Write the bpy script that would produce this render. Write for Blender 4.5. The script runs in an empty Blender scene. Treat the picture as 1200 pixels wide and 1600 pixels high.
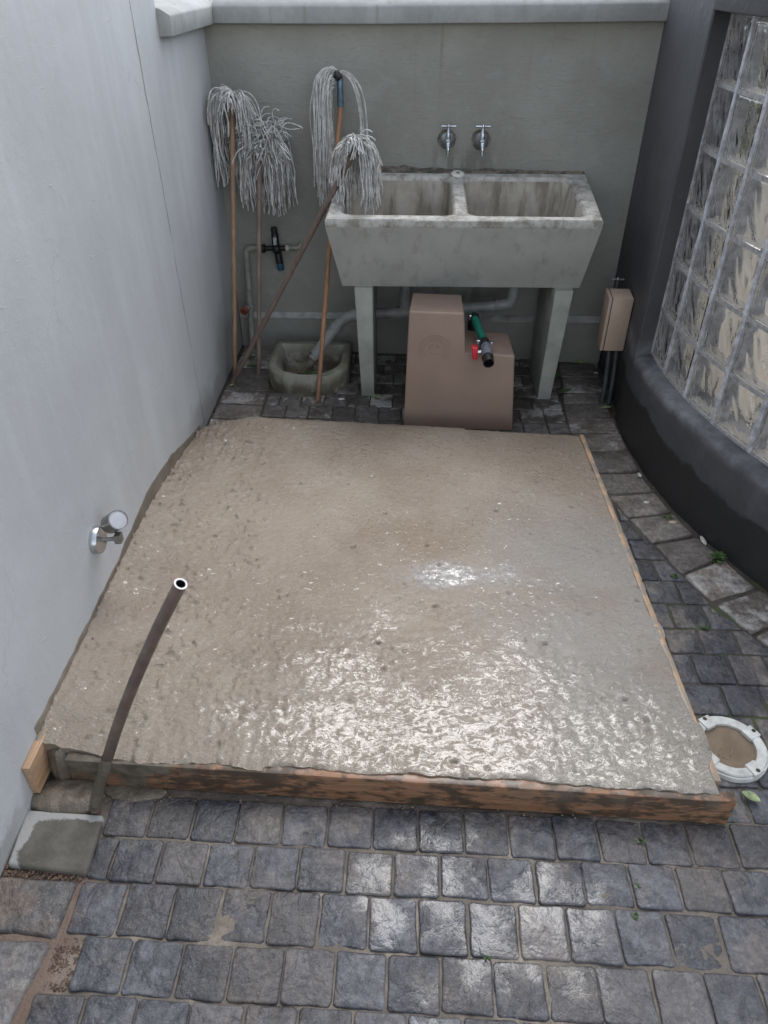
import bpy, bmesh, math, random
from mathutils import Vector, Matrix, noise
rad = math.radians
S = bpy.context.scene
COL = S.collection
random.seed(7)

# ------------------------------------------------------------------ camera, sky, sun, exposure
cam_d = bpy.data.cameras.new('camera')
cam = bpy.data.objects.new('camera', cam_d); COL.objects.link(cam)
cam.location = (0, 0, 1.75)
cam.rotation_euler = (rad(90 - 37.2), 0, rad(2.2))
cam_d.sensor_fit = 'VERTICAL'; cam_d.sensor_height = 24.0; cam_d.sensor_width = 18.0
cam_d.lens = 24.0 * 1140 / 1600
cam_d.clip_end = 500; cam_d.clip_start = 0.02
S.camera = cam

SUN_EL, SUN_AZ = 58.0, 10.0            # sun behind thin cloud, ahead of the camera and a little right
W = bpy.data.worlds.new('World'); S.world = W; W.use_nodes = True
wn = W.node_tree; bg = wn.nodes['Background']
sky = wn.nodes.new('ShaderNodeTexSky'); sky.sky_type = 'NISHITA'; sky.sun_disc = False
sky.sun_elevation = rad(SUN_EL); sky.sun_rotation = rad(SUN_AZ)
sky.air_density = 1.0; sky.dust_density = 1.2; sky.ozone_density = 1.0
hs = wn.nodes.new('ShaderNodeHueSaturation'); hs.inputs['Saturation'].default_value = 0.36
wn.links.new(sky.outputs['Color'], hs.inputs['Color']); wn.links.new(hs.outputs['Color'], bg.inputs['Color'])
bg.inputs['Strength'].default_value = 0.15

sd = bpy.data.lights.new('sun', 'SUN'); sd.energy = 0.62; sd.angle = rad(30); sd.color = (1.0, 0.99, 0.97)
so = bpy.data.objects.new('sun', sd); COL.objects.link(so)
sv = Vector((math.cos(rad(SUN_EL)) * math.sin(rad(SUN_AZ)), math.cos(rad(SUN_EL)) * math.cos(rad(SUN_AZ)), math.sin(rad(SUN_EL))))
so.rotation_euler = sv.to_track_quat('Z', 'Y').to_euler(); so.location = (2, 6, 8)

S.view_settings.view_transform = 'Standard'; S.view_settings.look = 'None'
S.view_settings.gamma = 1.0; S.view_settings.use_curve_mapping = False
S.view_settings.exposure = 1.28

# ------------------------------------------------------------------ node helpers
class N:
    def __init__(s, name):
        s.m = bpy.data.materials.new(name); s.m.use_nodes = True
        s.t = s.m.node_tree; s.n = s.t.nodes; s.b = s.n['Principled BSDF']
        s.pos = s.n.new('ShaderNodeNewGeometry').outputs['Position']
        tc = s.n.new('ShaderNodeTexCoord'); s.obj = tc.outputs['Object']
        s.rnd = s.n.new('ShaderNodeObjectInfo').outputs['Random']
    def link(s, a, sock):
        if hasattr(a, 'is_output'): s.t.links.new(a, sock)
        elif isinstance(a, (tuple, list)): sock.default_value = (*a, 1.0) if len(a) == 3 and len(sock.default_value) == 4 else a
        else: sock.default_value = a
    def map(s, vec, scale=(1, 1, 1), loc=(0, 0, 0), rot=(0, 0, 0)):
        k = s.n.new('ShaderNodeMapping'); s.link(vec, k.inputs[0]); s.link(loc, k.inputs[1]); s.link(rot, k.inputs[2]); s.link(scale, k.inputs[3]); return k.outputs[0]
    def noise(s, scale, detail=4, rough=0.55, vec=None, dist=0.0, lac=2.0):
        k = s.n.new('ShaderNodeTexNoise'); s.link(vec if vec is not None else s.pos, k.inputs['Vector'])
        k.inputs['Scale'].default_value = scale; k.inputs['Detail'].default_value = detail
        k.inputs['Roughness'].default_value = rough; k.inputs['Distortion'].default_value = dist; k.inputs['Lacunarity'].default_value = lac
        return k.outputs['Fac']
    def vor(s, scale, vec=None, feat='F1', rnd=1.0):
        k = s.n.new('ShaderNodeTexVoronoi'); k.feature = feat; s.link(vec if vec is not None else s.pos, k.inputs['Vector'])
        k.inputs['Scale'].default_value = scale; k.inputs['Randomness'].default_value = rnd
        return k.outputs['Distance']
    def ramp(s, f, stops, interp='LINEAR'):
        k = s.n.new('ShaderNodeValToRGB'); s.link(f, k.inputs[0]); e = k.color_ramp.elements; k.color_ramp.interpolation = interp
        while len(e) < len(stops): e.new(0.5)
        for i, (p, c) in enumerate(stops):
            e[i].position = p; e[i].color = (c, c, c, 1) if isinstance(c, (int, float)) else (*c, 1)
        return k.outputs[0]
    def mix(s, f, a, b, mode='MIX'):
        k = s.n.new('ShaderNodeMix'); k.data_type = 'RGBA'; k.blend_type = mode
        s.link(f, k.inputs[0]); s.link(a, k.inputs[6]); s.link(b, k.inputs[7]); return k.outputs[2]
    def math(s, op, a, b=0.0, clamp=False):
        k = s.n.new('ShaderNodeMath'); k.operation = op; k.use_clamp = clamp; s.link(a, k.inputs[0]); s.link(b, k.inputs[1]); return k.outputs[0]
    def vadd(s, a, b):
        k = s.n.new('ShaderNodeVectorMath'); k.operation = 'ADD'; s.link(a, k.inputs[0]); s.link(b, k.inputs[1]); return k.outputs[0]
    def vscale(s, a, f):
        k = s.n.new('ShaderNodeVectorMath'); k.operation = 'SCALE'; s.link(a, k.inputs[0]); s.link(f, k.inputs['Scale']); return k.outputs[0]
    def comb(s, x, y, z):
        k = s.n.new('ShaderNodeCombineXYZ'); s.link(x, k.inputs[0]); s.link(y, k.inputs[1]); s.link(z, k.inputs[2]); return k.outputs[0]
    def sep(s, v=None):
        k = s.n.new('ShaderNodeSeparateXYZ'); s.link(v if v is not None else s.pos, k.inputs[0]); return k.outputs
    def rng(s, v, a, b, c=0.0, d=1.0, smooth=True):
        k = s.n.new('ShaderNodeMapRange'); k.interpolation_type = 'SMOOTHSTEP' if smooth else 'LINEAR'
        for i, x in enumerate((v, a, b, c, d)): s.link(x, k.inputs[i])
        return k.outputs[0]
    def bump(s, h, strength=0.5, dist=0.01, nrm=None):
        k = s.n.new('ShaderNodeBump'); s.link(h, k.inputs['Height']); k.inputs['Strength'].default_value = strength; k.inputs['Distance'].default_value = dist
        if nrm is not None: s.link(nrm, k.inputs['Normal'])
        return k.outputs[0]
    def out(s, col=None, rough=None, nrm=None, **kw):
        if col is not None: s.link(col, s.b.inputs['Base Color'])
        if rough is not None: s.link(rough, s.b.inputs['Roughness'])
        if nrm is not None: s.link(nrm, s.b.inputs['Normal']); s.link(nrm, s.b.inputs['Coat Normal'])
        for k, v in kw.items(): s.link(v, s.b.inputs[k.replace('_', ' ')])
        return s.m

M = {}
def simple(name, col, rough=0.5, var=0.12, scale=40, metal=0.0, bump=0.15, dist=0.002, obj=False, **kw):
    n = N(name); v = n.obj if obj else n.pos
    f = n.noise(scale, 5, 0.6, v)
    c2 = tuple(x * (1 - var * 2.2) for x in col); c1 = tuple(min(1, x * (1 + var)) for x in col)
    c = n.ramp(f, [(0.3, c2), (0.7, c1)])
    M[name] = n.out(c, n.rng(f, 0.3, 0.7, rough + 0.08, max(0.03, rough - 0.06)), n.bump(n.noise(scale * 3, 4, 0.6, v), bump, dist), Metallic=metal, **kw)
    return M[name]

# ---- plaster on the house wall (pale blue grey)
def plaster_pale():
    n = N('pale_plaster'); x, y, z = n.sep()
    big = n.noise(2.2, 5, 0.6); streak = n.noise(1.0, 4, 0.6, n.map(n.pos, (9, 9, 0.7)))
    c = n.mix(n.rng(big, 0.3, 0.7), (0.472, 0.482, 0.486), (0.535, 0.546, 0.550))
    c = n.mix(n.math('MULTIPLY', n.rng(streak, 0.48, 0.72), 0.28), c, (0.62, 0.645, 0.66))
    c = n.mix(n.math('MULTIPLY', n.rng(n.noise(1.3, 4, 0.6, n.map(n.pos, (7, 7, 0.6), (3, 1, 2))), 0.50, 0.74), 0.28), c, (0.42, 0.435, 0.44))
    c = n.mix(n.math('MULTIPLY', n.rng(n.noise(0.9, 3, 0.5, None, 0.6), 0.50, 0.60), 0.22), c, (0.43, 0.455, 0.465))
    hl = n.math('MULTIPLY', n.rng(n.vor(2.3, n.vadd(n.pos, n.comb(0.0, n.math('MULTIPLY', n.noise(7, 4), 0.25), n.math('MULTIPLY', n.noise(8, 4), 0.25))), 'DISTANCE_TO_EDGE'), 0.010, 0.002), n.rng(n.noise(2.2, 3), 0.52, 0.60))
    c = n.mix(n.math('MULTIPLY', hl, 0.18), c, (0.25, 0.26, 0.26))
    # splashes of cement near the slab, and pale flecks
    fl = n.math('MULTIPLY', n.rng(n.vor(38, n.map(n.pos, (1, 1, 0.55))), 0.10, 0.04), n.rng(n.noise(3, 3), 0.5, 0.62))
    fl = n.math('MULTIPLY', fl, n.rng(z, 1.0, 0.35))
    c = n.mix(n.math('MULTIPLY', fl, 0.75), c, (0.76, 0.76, 0.74))
    # damp tide mark low down at the far end and by the near paving
    edge = n.math('ADD', z, n.math('MULTIPLY', n.math('SUBTRACT', n.noise(5, 5, 0.65), 0.5), 0.30))
    far = n.math('MULTIPLY', n.rng(y, 2.45, 3.0), n.rng(edge, 0.20, 0.07))
    far2 = n.math('MULTIPLY', n.rng(y, 3.15, 3.4), n.rng(edge, 0.42, 0.2))
    near = n.math('MULTIPLY', n.rng(y, 1.08, 0.9), n.rng(edge, 0.10, 0.04))
    d = n.math('MAXIMUM', n.math('MAXIMUM', far, far2), near)
    c = n.mix(n.math('MULTIPLY', d, 0.62), c, (0.20, 0.195, 0.18))
    sp = n.math('MULTIPLY', n.rng(n.vor(26), 0.09, 0.05), n.math('MULTIPLY', n.rng(y, 2.5, 2.9), n.rng(z, 0.5, 0.1)))
    c = n.mix(n.math('MULTIPLY', sp, 0.6), c, (0.13, 0.12, 0.1))
    h = n.math('ADD', n.math('MULTIPLY', n.noise(26, 6, 0.62), 1.0), n.math('MULTIPLY', n.noise(140, 3, 0.6, n.map(n.pos, (1, 1, 1.6))), 0.35))
    scr = n.rng(n.noise(9, 2, 0.5, n.map(n.pos, (1, 1, 4), (4, 9, 2)), 1.5), 0.70, 0.74)
    h = n.math('ADD', h, n.math('MULTIPLY', scr, 0.6))
    M['pale_plaster'] = n.out(c, 0.72, n.bump(h, 0.34, 0.006))
plaster_pale()

# ---- back wall: darker grey olive tone, trowel marks, run marks from the coping
def plaster_olive():
    n = N('olive_plaster'); x, y, z = n.sep()
    c = n.mix(n.rng(n.noise(2.5, 5, 0.6), 0.3, 0.7), (0.268, 0.268, 0.236), (0.334, 0.334, 0.298))
    c = n.mix(n.math('MULTIPLY', n.rng(n.noise(14, 6, 0.65), 0.5, 0.75), 0.45), c, (0.36, 0.368, 0.34))
    run = n.math('MULTIPLY', n.rng(n.noise(1, 3, 0.6, n.map(n.pos, (30, 30, 0.5))), 0.60, 0.74), n.rng(z, 1.05, 1.52))
    c = n.mix(n.math('MULTIPLY', n.rng(n.noise(1, 5, 0.7, n.map(n.pos, (40, 40, 95))), 0.52, 0.68), 0.30), c, (0.185, 0.19, 0.168))
    c = n.mix(n.math('MULTIPLY', run, 0.6), c, (0.17, 0.14, 0.09))
    c = n.mix(n.math('MULTIPLY', n.rng(z, 1.38, 1.53), 0.30), c, (0.20, 0.165, 0.105))
    # damp under the two taps
    tap = n.math('MULTIPLY', n.rng(n.noise(6, 4, 0.6, n.map(n.pos, (3.5, 1, 0.8))), 0.42, 0.6), n.math('MULTIPLY', n.rng(n.math('ABSOLUTE', n.math('SUBTRACT', x, 0.23)), 0.22, 0.08), n.rng(z, 1.10, 0.98)))
    c = n.mix(n.math('MULTIPLY', tap, 0.5), c, (0.11, 0.115, 0.095))
    low = n.rng(n.math('ADD', z, n.math('MULTIPLY', n.noise(6, 4), 0.2)), 0.45, 0.1)
    c = n.mix(n.math('MULTIPLY', low, 0.35), c, (0.13, 0.13, 0.115))
    h = n.math('ADD', n.noise(1, 6, 0.66, n.map(n.pos, (22, 22, 60))), n.math('MULTIPLY', n.noise(9, 4, 0.6), 1.1))
    h = n.math('ADD', h, n.math('MULTIPLY', n.rng(n.noise(7, 2, 0.5, n.map(n.pos, (1, 1, 5)), 1.2), 0.68, 0.72), 0.5))
    M['olive_plaster'] = n.out(c, 0.7, n.bump(h, 0.5, 0.006))
plaster_olive()

# ---- coping: same paint, dirtier and weathered
def coping_m():
    n = N('coping_paint'); x, y, z = n.sep()
    c = n.mix(n.rng(n.noise(8, 6, 0.65), 0.35, 0.7), (0.30, 0.308, 0.295), (0.39, 0.398, 0.385))
    c = n.mix(n.math('MULTIPLY', n.rng(n.noise(1, 4, 0.6, n.map(n.pos, (26, 26, 2))), 0.56, 0.72), 0.5), c, (0.22, 0.20, 0.16))
    M['coping_paint'] = n.out(c, 0.75, n.bump(n.noise(45, 6, 0.65), 0.35, 0.004))
coping_m()

# ---- charcoal wall with damp foot and chalky sill
def charcoal():
    n = N('charcoal_plaster'); x, y, z = n.sep()
    c = n.mix(n.rng(n.noise(3, 5, 0.6), 0.3, 0.7), (0.060, 0.061, 0.066), (0.082, 0.083, 0.089))
    st = n.rng(n.noise(1, 4, 0.6, n.map(n.pos, (14, 14, 0.9))), 0.55, 0.75)
    c = n.mix(n.math('MULTIPLY', st, 0.35), c, (0.12, 0.122, 0.13))
    ed = n.math('ADD', z, n.math('MULTIPLY', n.math('SUBTRACT', n.noise(3.2, 5, 0.62), 0.5), 0.20))
    ed = n.math('ADD', ed, n.math('MULTIPLY', n.math('SUBTRACT', y, 2.4), -0.03))
    damp = n.rng(ed, 0.225, 0.205)
    c = n.mix(damp, c, (0.030, 0.0295, 0.0295))
    ch = n.math('MULTIPLY', n.rng(n.noise(6, 7, 0.66), 0.36, 0.66), n.math('MULTIPLY', n.rng(z, 0.315, 0.35), n.rng(z, 0.45, 0.38)))
    c = n.mix(n.math('MULTIPLY', ch, 0.60), c, (0.26, 0.265, 0.27))
    ch2 = n.math('MULTIPLY', n.rng(n.noise(7, 7, 0.72, n.map(n.pos, (1, 1, 0.6), (5, 5, 5))), 0.60, 0.78), n.rng(z, 0.22, 0.30))
    c = n.mix(n.math('MULTIPLY', ch2, 0.45), c, (0.20, 0.205, 0.21))
    sp = n.rng(n.vor(55), 0.10, 0.06)
    c = n.mix(n.math('MULTIPLY', sp, n.rng(n.noise(2.5, 3), 0.5, 0.7)), c, (0.16, 0.15, 0.13))
    M['charcoal_plaster'] = n.out(c, n.math('SUBTRACT', 0.62, n.math('MULTIPLY', damp, 0.12)), n.bump(n.math('ADD', n.noise(30, 6, 0.6), n.math('MULTIPLY', n.noise(5, 3), 2.0)), 0.5, 0.006))
charcoal()

# ---- setts
def sett(name, dark, light, tint, back=False):
    n = N(name); x, y, z = n.sep()
    off = n.vscale(n.comb(n.rnd, n.math('MULTIPLY', n.rnd, 7.3), n.math('MULTIPLY', n.rnd, 3.1)), 11.0)
    ov = n.vadd(n.obj, off)
    f1 = n.noise(22, 6, 0.62, ov, 0.6)
    base = n.mix(n.rng(f1, 0.3, 0.72), dark, light)
    base = n.mix(n.math('MULTIPLY', n.rng(n.rnd, 0.45, 1.0), 0.8), base, tint)
    base = n.mix(n.math('MULTIPLY', n.rng(n.noise(9, 5, 0.65, n.vadd(ov, (5, 2, 7))), 0.50, 0.68), 0.5), base, tuple(1.15 * v for v in tint))
    base = n.mix(1.0, base, n.rng(n.math('FRACT', n.math('MULTIPLY', n.rnd, 13.7)), 0, 1, 0.62, 1.12), 'MULTIPLY')
    # fine mineral speckle
    base = n.mix(n.math('MULTIPLY', n.rng(n.noise(230, 3, 0.75, ov), 0.54, 0.70), 0.38), base, tuple(min(1, 2.3 * v) for v in light))
    dirtn = n.noise(4.5, 6, 0.68)
    if back:
        # lime bloom and dark grime
        lime = n.rng(n.math('ADD', n.noise(10, 6, 0.66), n.math('MULTIPLY', n.math('SUBTRACT', n.rnd, 0.5), 0.30)), 0.55, 0.66)
        base = n.mix(n.math('MULTIPLY', lime, 0.75), base, (0.42, 0.41, 0.385))
        base = n.mix(n.math('MULTIPLY', n.rng(dirtn, 0.46, 0.62), 0.6), base, (0.055, 0.045, 0.036))
        rough = n.rng(n.noise(3, 4), 0.4, 0.6, 0.42, 0.7)
    else:
        sand = n.rng(n.math('ADD', dirtn, n.math('MULTIPLY', n.math('SUBTRACT', n.noise(70, 4, 0.65), 0.5), 0.3)), 0.50, 0.66)
        # cement water run out of the form in front of the board
        run = n.math('MULTIPLY', n.rng(y, 0.80, 1.06), n.rng(n.noise(6, 5, 0.66, n.map(n.pos, (1, 0.6, 1), (2, 7, 0))), 0.48, 0.66))
        base = n.mix(n.math('MULTIPLY', sand, 0.30), base, (0.205, 0.165, 0.125))
        base = n.mix(n.math('MULTIPLY', run, 0.55), base, (0.27, 0.235, 0.19))
        red = n.math('MULTIPLY', n.rng(x, -0.66, -0.80), n.rng(dirtn, 0.46, 0.6))
        base = n.mix(n.math('MULTIPLY', red, 0.5), base, (0.15, 0.105, 0.08))
        base = n.mix(n.math('MULTIPLY', n.rng(x, -0.78, -0.83), n.math('MULTIPLY', n.rng(n.noise(9, 5, 0.6, n.map(n.pos, (1, 1, 1), (2, 2, 4))), 0.54, 0.62), n.rng(y, 0.70, 0.64))), base, (0.34, 0.33, 0.31))
        dx = n.math('SUBTRACT', x, 0.20); dy = n.math('SUBTRACT', y, 0.80)
        r2 = n.math('SQRT', n.math('ADD', n.math('MULTIPLY', dx, dx), n.math('MULTIPLY', n.math('MULTIPLY', dy, dy), 2.2)))
        wet = n.math('MULTIPLY', n.rng(r2, 0.72, 0.10), 1.0)
        wet = n.math('MULTIPLY', n.rng(n.math('ADD', n.math('MULTIPLY', wet, 0.30), n.noise(7, 6, 0.66, n.map(n.pos, (1, 1, 1), (3, 6, 2)))), 0.66, 0.86), n.rng(wet, 0.05, 0.5, 0.0, 0.75))
        rough = n.rng(n.math('ADD', wet, n.math('MULTIPLY', n.math('SUBTRACT', f1, 0.5), 0.5)), 0.20, 0.90, 0.44, 0.13)
    cleft = n.math('ADD', n.math('MULTIPLY', n.noise(17, 6, 0.68, ov, 0.35), 1.0), n.math('MULTIPLY', n.noise(85, 5, 0.7, ov), 0.34))
    ridge = n.math('ABSOLUTE', n.math('SUBTRACT', n.noise(8, 4, 0.55, n.vadd(ov, (3.3, 1.2, 0)), 0.5), 0.5))
    h = n.math('ADD', cleft, n.math('MULTIPLY', n.rng(ridge, 0.0, 0.05), 0.16))
    base = n.mix(n.rng(n.noise(60, 5, 0.7, ov), 0.35, 0.66), n.mix(1.0, base, (0.70, 0.70, 0.72), 'MULTIPLY'), n.mix(1.0, base, (1.22, 1.22, 1.22), 'MULTIPLY'))
    if not back: h = n.math('MULTIPLY', h, n.math('SUBTRACT', 1.0, n.math('MULTIPLY', wet, 0.62)))
    M[name] = n.out(base, rough, n.bump(h, 0.75 if not back else 0.5, 0.010), Specular_IOR_Level=0.5, Coat_Weight=(n.math('MULTIPLY', wet, 0.55) if not back else 0.0), Coat_Roughness=0.15, Coat_Normal=n.bump(h, 0.34, 0.010))
sett('sett_blue', (0.028, 0.030, 0.038), (0.104, 0.107, 0.121), (0.098, 0.090, 0.088))
sett('sett_back', (0.062, 0.055, 0.05), (0.18, 0.168, 0.156), (0.14, 0.115, 0.096), True)
sett('border_sett', (0.145, 0.128, 0.112), (0.25, 0.226, 0.202), (0.20, 0.16, 0.13), True)
sett('border_dirty', (0.085, 0.083, 0.085), (0.165, 0.16, 0.155), (0.16, 0.13, 0.11))

def joint():
    n = N('joint_mortar'); x, y, z = n.sep()
    c = n.mix(n.rng(n.noise(18, 6, 0.65), 0.35, 0.65), (0.15, 0.122, 0.095), (0.29, 0.25, 0.205))
    c = n.mix(n.math('MULTIPLY', n.rng(n.noise(5, 5, 0.65, n.map(n.pos, (1, 1, 1), (7, 3, 0))), 0.34, 0.54), 0.75), c, (0.085, 0.070, 0.056))
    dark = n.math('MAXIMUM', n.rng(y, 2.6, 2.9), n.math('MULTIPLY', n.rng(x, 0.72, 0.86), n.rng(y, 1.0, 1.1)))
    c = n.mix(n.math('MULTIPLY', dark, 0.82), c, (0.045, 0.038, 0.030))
    moss = n.math('MULTIPLY', n.rng(n.noise(7, 5, 0.65), 0.50, 0.62), n.math('MULTIPLY', n.rng(x, 0.75, 0.95), n.rng(y, 2.5, 2.0)))
    c = n.mix(n.math('MULTIPLY', moss, 0.85), c, (0.055, 0.075, 0.018))
    red = n.math('MULTIPLY', n.rng(x, -0.66, -0.76), n.rng(y, 1.0, 0.85))
    c = n.mix(n.math('MULTIPLY', red, 0.75), c, (0.15, 0.098, 0.072))
    M['joint_mortar'] = n.out(c, n.rng(n.noise(5, 4), 0.4, 0.65, 0.65, 0.22), n.bump(n.noise(120, 5, 0.7), 0.7, 0.006))
joint()
simple('red_soil', (0.175, 0.115, 0.083), 0.9, 0.3, 60, bump=0.9, dist=0.012)

# ---- wet concrete
def wet_concrete():
    n = N('wet_concrete'); x, y, z = n.sep()
    g = n.noise(3.0, 6, 0.62)
    c = n.mix(n.rng(g, 0.32, 0.68), (0.228, 0.180, 0.135), (0.292, 0.242, 0.190))
    # greyer laitance to the right and middle
    lt = n.math('MULTIPLY', n.rng(n.math('ADD', x, n.math('MULTIPLY', n.noise(2.2, 4), 0.8)), 0.45, 0.95), n.rng(y, 2.5, 1.9))
    c = n.mix(n.math('MULTIPLY', lt, 0.6), c, (0.275, 0.268, 0.252))
    bx = n.math('SUBTRACT', x, 0.02); by = n.math('SUBTRACT', y, 2.03)
    br = n.math('SQRT', n.math('ADD', n.math('MULTIPLY', bx, bx), n.math('MULTIPLY', n.math('MULTIPLY', by, by), 4.0)))
    bst = n.math('MULTIPLY', n.rng(n.math('ADD', br, n.math('MULTIPLY', n.math('SUBTRACT', n.noise(9, 5, 0.65), 0.5), 0.6)), 0.36, 0.0), 0.55)
    c = n.mix(bst, c, (0.17, 0.115, 0.068))
    br2 = n.math('MULTIPLY', n.rng(n.noise(2.4, 5, 0.6, n.map(n.pos, (1, 1.6, 1), (4, 2, 0))), 0.5, 0.72), 0.5)
    c = n.mix(br2, c, (0.245, 0.192, 0.140))
    c = n.mix(n.math('MULTIPLY', n.rng(y, 1.55, 1.1), 0.40), c, (0.205, 0.180, 0.140))
    # fine sand grain and dark pits
    c = n.mix(n.math('MULTIPLY', n.rng(n.noise(210, 3, 0.7), 0.55, 0.75), 0.22), c, (0.095, 0.08, 0.062))
    pit = n.math('MULTIPLY', n.rng(n.vor(34, n.map(n.pos, (1, 1, 1), (1, 2, 0))), 0.16, 0.06), n.rng(n.noise(4, 4, 0.6, n.map(n.pos, (1, 1, 1), (9, 1, 0))), 0.50, 0.66))
    pit = n.math('MULTIPLY', pit, n.rng(n.noise(23, 3), 0.45, 0.6))
    c = n.mix(n.math('MULTIPLY', pit, 0.85), c, (0.04, 0.034, 0.028))
    # where water stands: the near half, and a middle patch with a painted sky reflection
    w = n.rng(n.math('ADD', y, n.math('MULTIPLY', n.math('SUBTRACT', n.noise(2.1, 5, 0.6), 0.5), 1.3)), 2.0, 1.2)
    w = n.math('MULTIPLY', w, n.rng(n.math('ADD', x, n.math('MULTIPLY', n.noise(3, 4), 0.3)), -0.75, -0.1))
    px = n.math('SUBTRACT', x, 0.16); py = n.math('SUBTRACT', y, 1.82)
    pr = n.math('SQRT', n.math('ADD', n.math('MULTIPLY', px, px), n.math('MULTIPLY', n.math('MULTIPLY', py, py), 9.0)))
    sky_patch = n.rng(n.math('ADD', pr, n.math('MULTIPLY', n.math('SUBTRACT', n.noise(6, 5, 0.65), 0.5), 0.55)), 0.30, 0.08)
    c = n.mix(n.math('MULTIPLY', sky_patch, 0.55), c, (0.29, 0.295, 0.305))  # bluish sky reflection painted into the concrete colour
    wet = n.math('MAXIMUM', w, n.math('MULTIPLY', sky_patch, 0.8))
    # standing water: broken films and beads in the hollows, thinning out towards the back
    rdg = n.math('ABSOLUTE', n.math('SUBTRACT', n.noise(38, 4, 0.62, n.map(n.pos, (0.75, 1.2, 1), (2, 5, 0)), 1.2), 0.5))
    film = n.math('SUBTRACT', n.math('ADD', wet, n.math('MULTIPLY', n.math('SUBTRACT', n.noise(5.5, 6, 0.68, n.map(n.pos, (0.7, 1.2, 1), (3, 1, 0)), 0.4), 0.5), 2.2)), n.math('MULTIPLY', rdg, 8.0))
    bead = n.rng(n.noise(75, 3, 0.6, n.map(n.pos, (0.7, 1.5, 1), (8, 1, 0)), 0.6), 0.590, 0.635)
    film = n.math('MAXIMUM', n.rng(film, 0.32, 0.72), n.math('MULTIPLY', bead, n.rng(n.noise(3.5, 4, 0.6, n.map(n.pos, (1, 1, 1), (1, 8, 0))), 0.36, 0.52)))
    film = n.math('MAXIMUM', film, n.math('MULTIPLY', n.math('MULTIPLY', sky_patch, n.rng(n.noise(16, 5, 0.65), 0.50, 0.70)), 0.14))
    rough = n.rng(film, 0.0, 1.0, 0.32, 0.19)
    fine = n.noise(190, 3, 0.7)
    mid = n.noise(70, 5, 0.66, n.map(n.pos, (0.75, 1.25, 1)), 0.9)
    lumps = n.rng(n.vor(62, n.map(n.pos, (1, 1, 1), (3, 3, 0)), 'SMOOTH_F1'), 0.0, 0.35, 1.0, 0.0)
    lumps = n.math('MULTIPLY', lumps, n.rng(n.noise(5, 4), 0.42, 0.6))
    h = n.math('ADD', n.math('ADD', n.math('MULTIPLY', fine, 0.42), mid), n.math('MULTIPLY', lumps, 0.6))
    h = n.math('SUBTRACT', h, n.math('MULTIPLY', pit, 0.9))
    calm = n.rng(sky_patch, 0.0, 1.0, 1.0, 0.7)
    softn = n.bump(n.math('ADD', n.noise(48, 4, 0.6, n.map(n.pos, (0.75, 1.25, 1), (6, 2, 0)), 0.9), n.math('MULTIPLY', fine, 0.10)), 0.12, 0.012)
    M['wet_concrete'] = n.out(c, rough, n.bump(n.math('MULTIPLY', n.math('MULTIPLY', h, calm), n.rng(film, 0.0, 1.0, 1.0, 0.35)), 0.42, 0.013), Specular_IOR_Level=n.rng(film, 0.0, 1.0, 0.5, 0.65), Coat_Weight=n.math('ADD', n.math('MULTIPLY', film, 0.55), n.math('MULTIPLY', wet, 0.14)), Coat_Roughness=0.15, Coat_Normal=softn)
wet_concrete()
simple('slurry_skin', (0.205, 0.172, 0.138), 0.5, 0.12, 12, bump=0.15)
def slurry():
    n = N('slurry')
    c = n.mix(n.rng(n.noise(14, 6, 0.65), 0.35, 0.65), (0.105, 0.086, 0.064), (0.165, 0.138, 0.106))
    M['slurry'] = n.out(c, n.rng(n.noise(9, 4), 0.4, 0.62, 0.5, 0.16), n.bump(n.math('ADD', n.noise(50, 5, 0.65), n.math('MULTIPLY', n.noise(160, 3), 0.4)), 0.6, 0.010))
slurry()

# ---- shuttering timber
def timber(name, fresh, mud_left=False, dirt=0.55):
    n = N(name); x, y, z = n.sep()
    g = n.noise(1, 6, 0.65, n.map(n.pos, (3.5, 3.5, 110)), 0.7) if mud_left else n.noise(1, 6, 0.65, n.map(n.pos, (120, 3, 60)), 0.5)
    c = n.mix(n.rng(g, 0.3, 0.7), tuple(0.62 * v for v in fresh), fresh)
    if mud_left:
        wear = n.rng(n.math('ADD', n.noise(1, 6, 0.7, n.map(n.pos, (16, 16, 45))), n.math('MULTIPLY', n.math('SUBTRACT', n.noise(2.6, 4), 0.5), 0.8)), 0.46, 0.60)
        c = n.mix(n.math('MULTIPLY', wear, dirt), c, (0.05, 0.037, 0.026))
        c = n.mix(n.math('MULTIPLY', n.rng(n.noise(1, 6, 0.72, n.map(n.pos, (20, 20, 60), (3, 0, 1))), 0.58, 0.68), 0.6), c, (0.25, 0.165, 0.105))
        m = n.math('ADD', n.math('MULTIPLY', n.rng(x, -0.45, -0.72), 0.52), n.math('MULTIPLY', n.math('SUBTRACT', n.noise(9, 6, 0.65), 0.5), 1.0))
        m = n.math('ADD', m, n.rng(z, 0.045, 0.10, 0.0, 0.25))
        mud = n.rng(m, 0.42, 0.60)
        c = n.mix(mud, c, n.mix(n.rng(n.noise(26, 6, 0.7), 0.35, 0.65), (0.075, 0.064, 0.046), (0.16, 0.138, 0.105)))
        drip = n.math('MULTIPLY', n.rng(n.noise(1, 5, 0.62, n.map(n.pos, (18, 18, 3), (1, 1, 8))), 0.52, 0.66), n.rng(z, 0.04, 0.095))
        c = n.mix(n.math('MULTIPLY', drip, 0.65), c, (0.12, 0.10, 0.075))
    else:
        mud = n.rng(n.noise(11, 6, 0.68), 0.44, 0.56)
        c = n.mix(n.math('MULTIPLY', mud, dirt), c, (0.24, 0.205, 0.16))
    M[name] = n.out(c, n.rng(n.noise(12, 3), 0.4, 0.6, 0.6, 0.34), n.bump(g, 0.5, 0.003))
timber('board_wet', (0.30, 0.158, 0.088), True, 0.9)
timber('board_edge', (0.52, 0.34, 0.21), False, 0.9)
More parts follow.
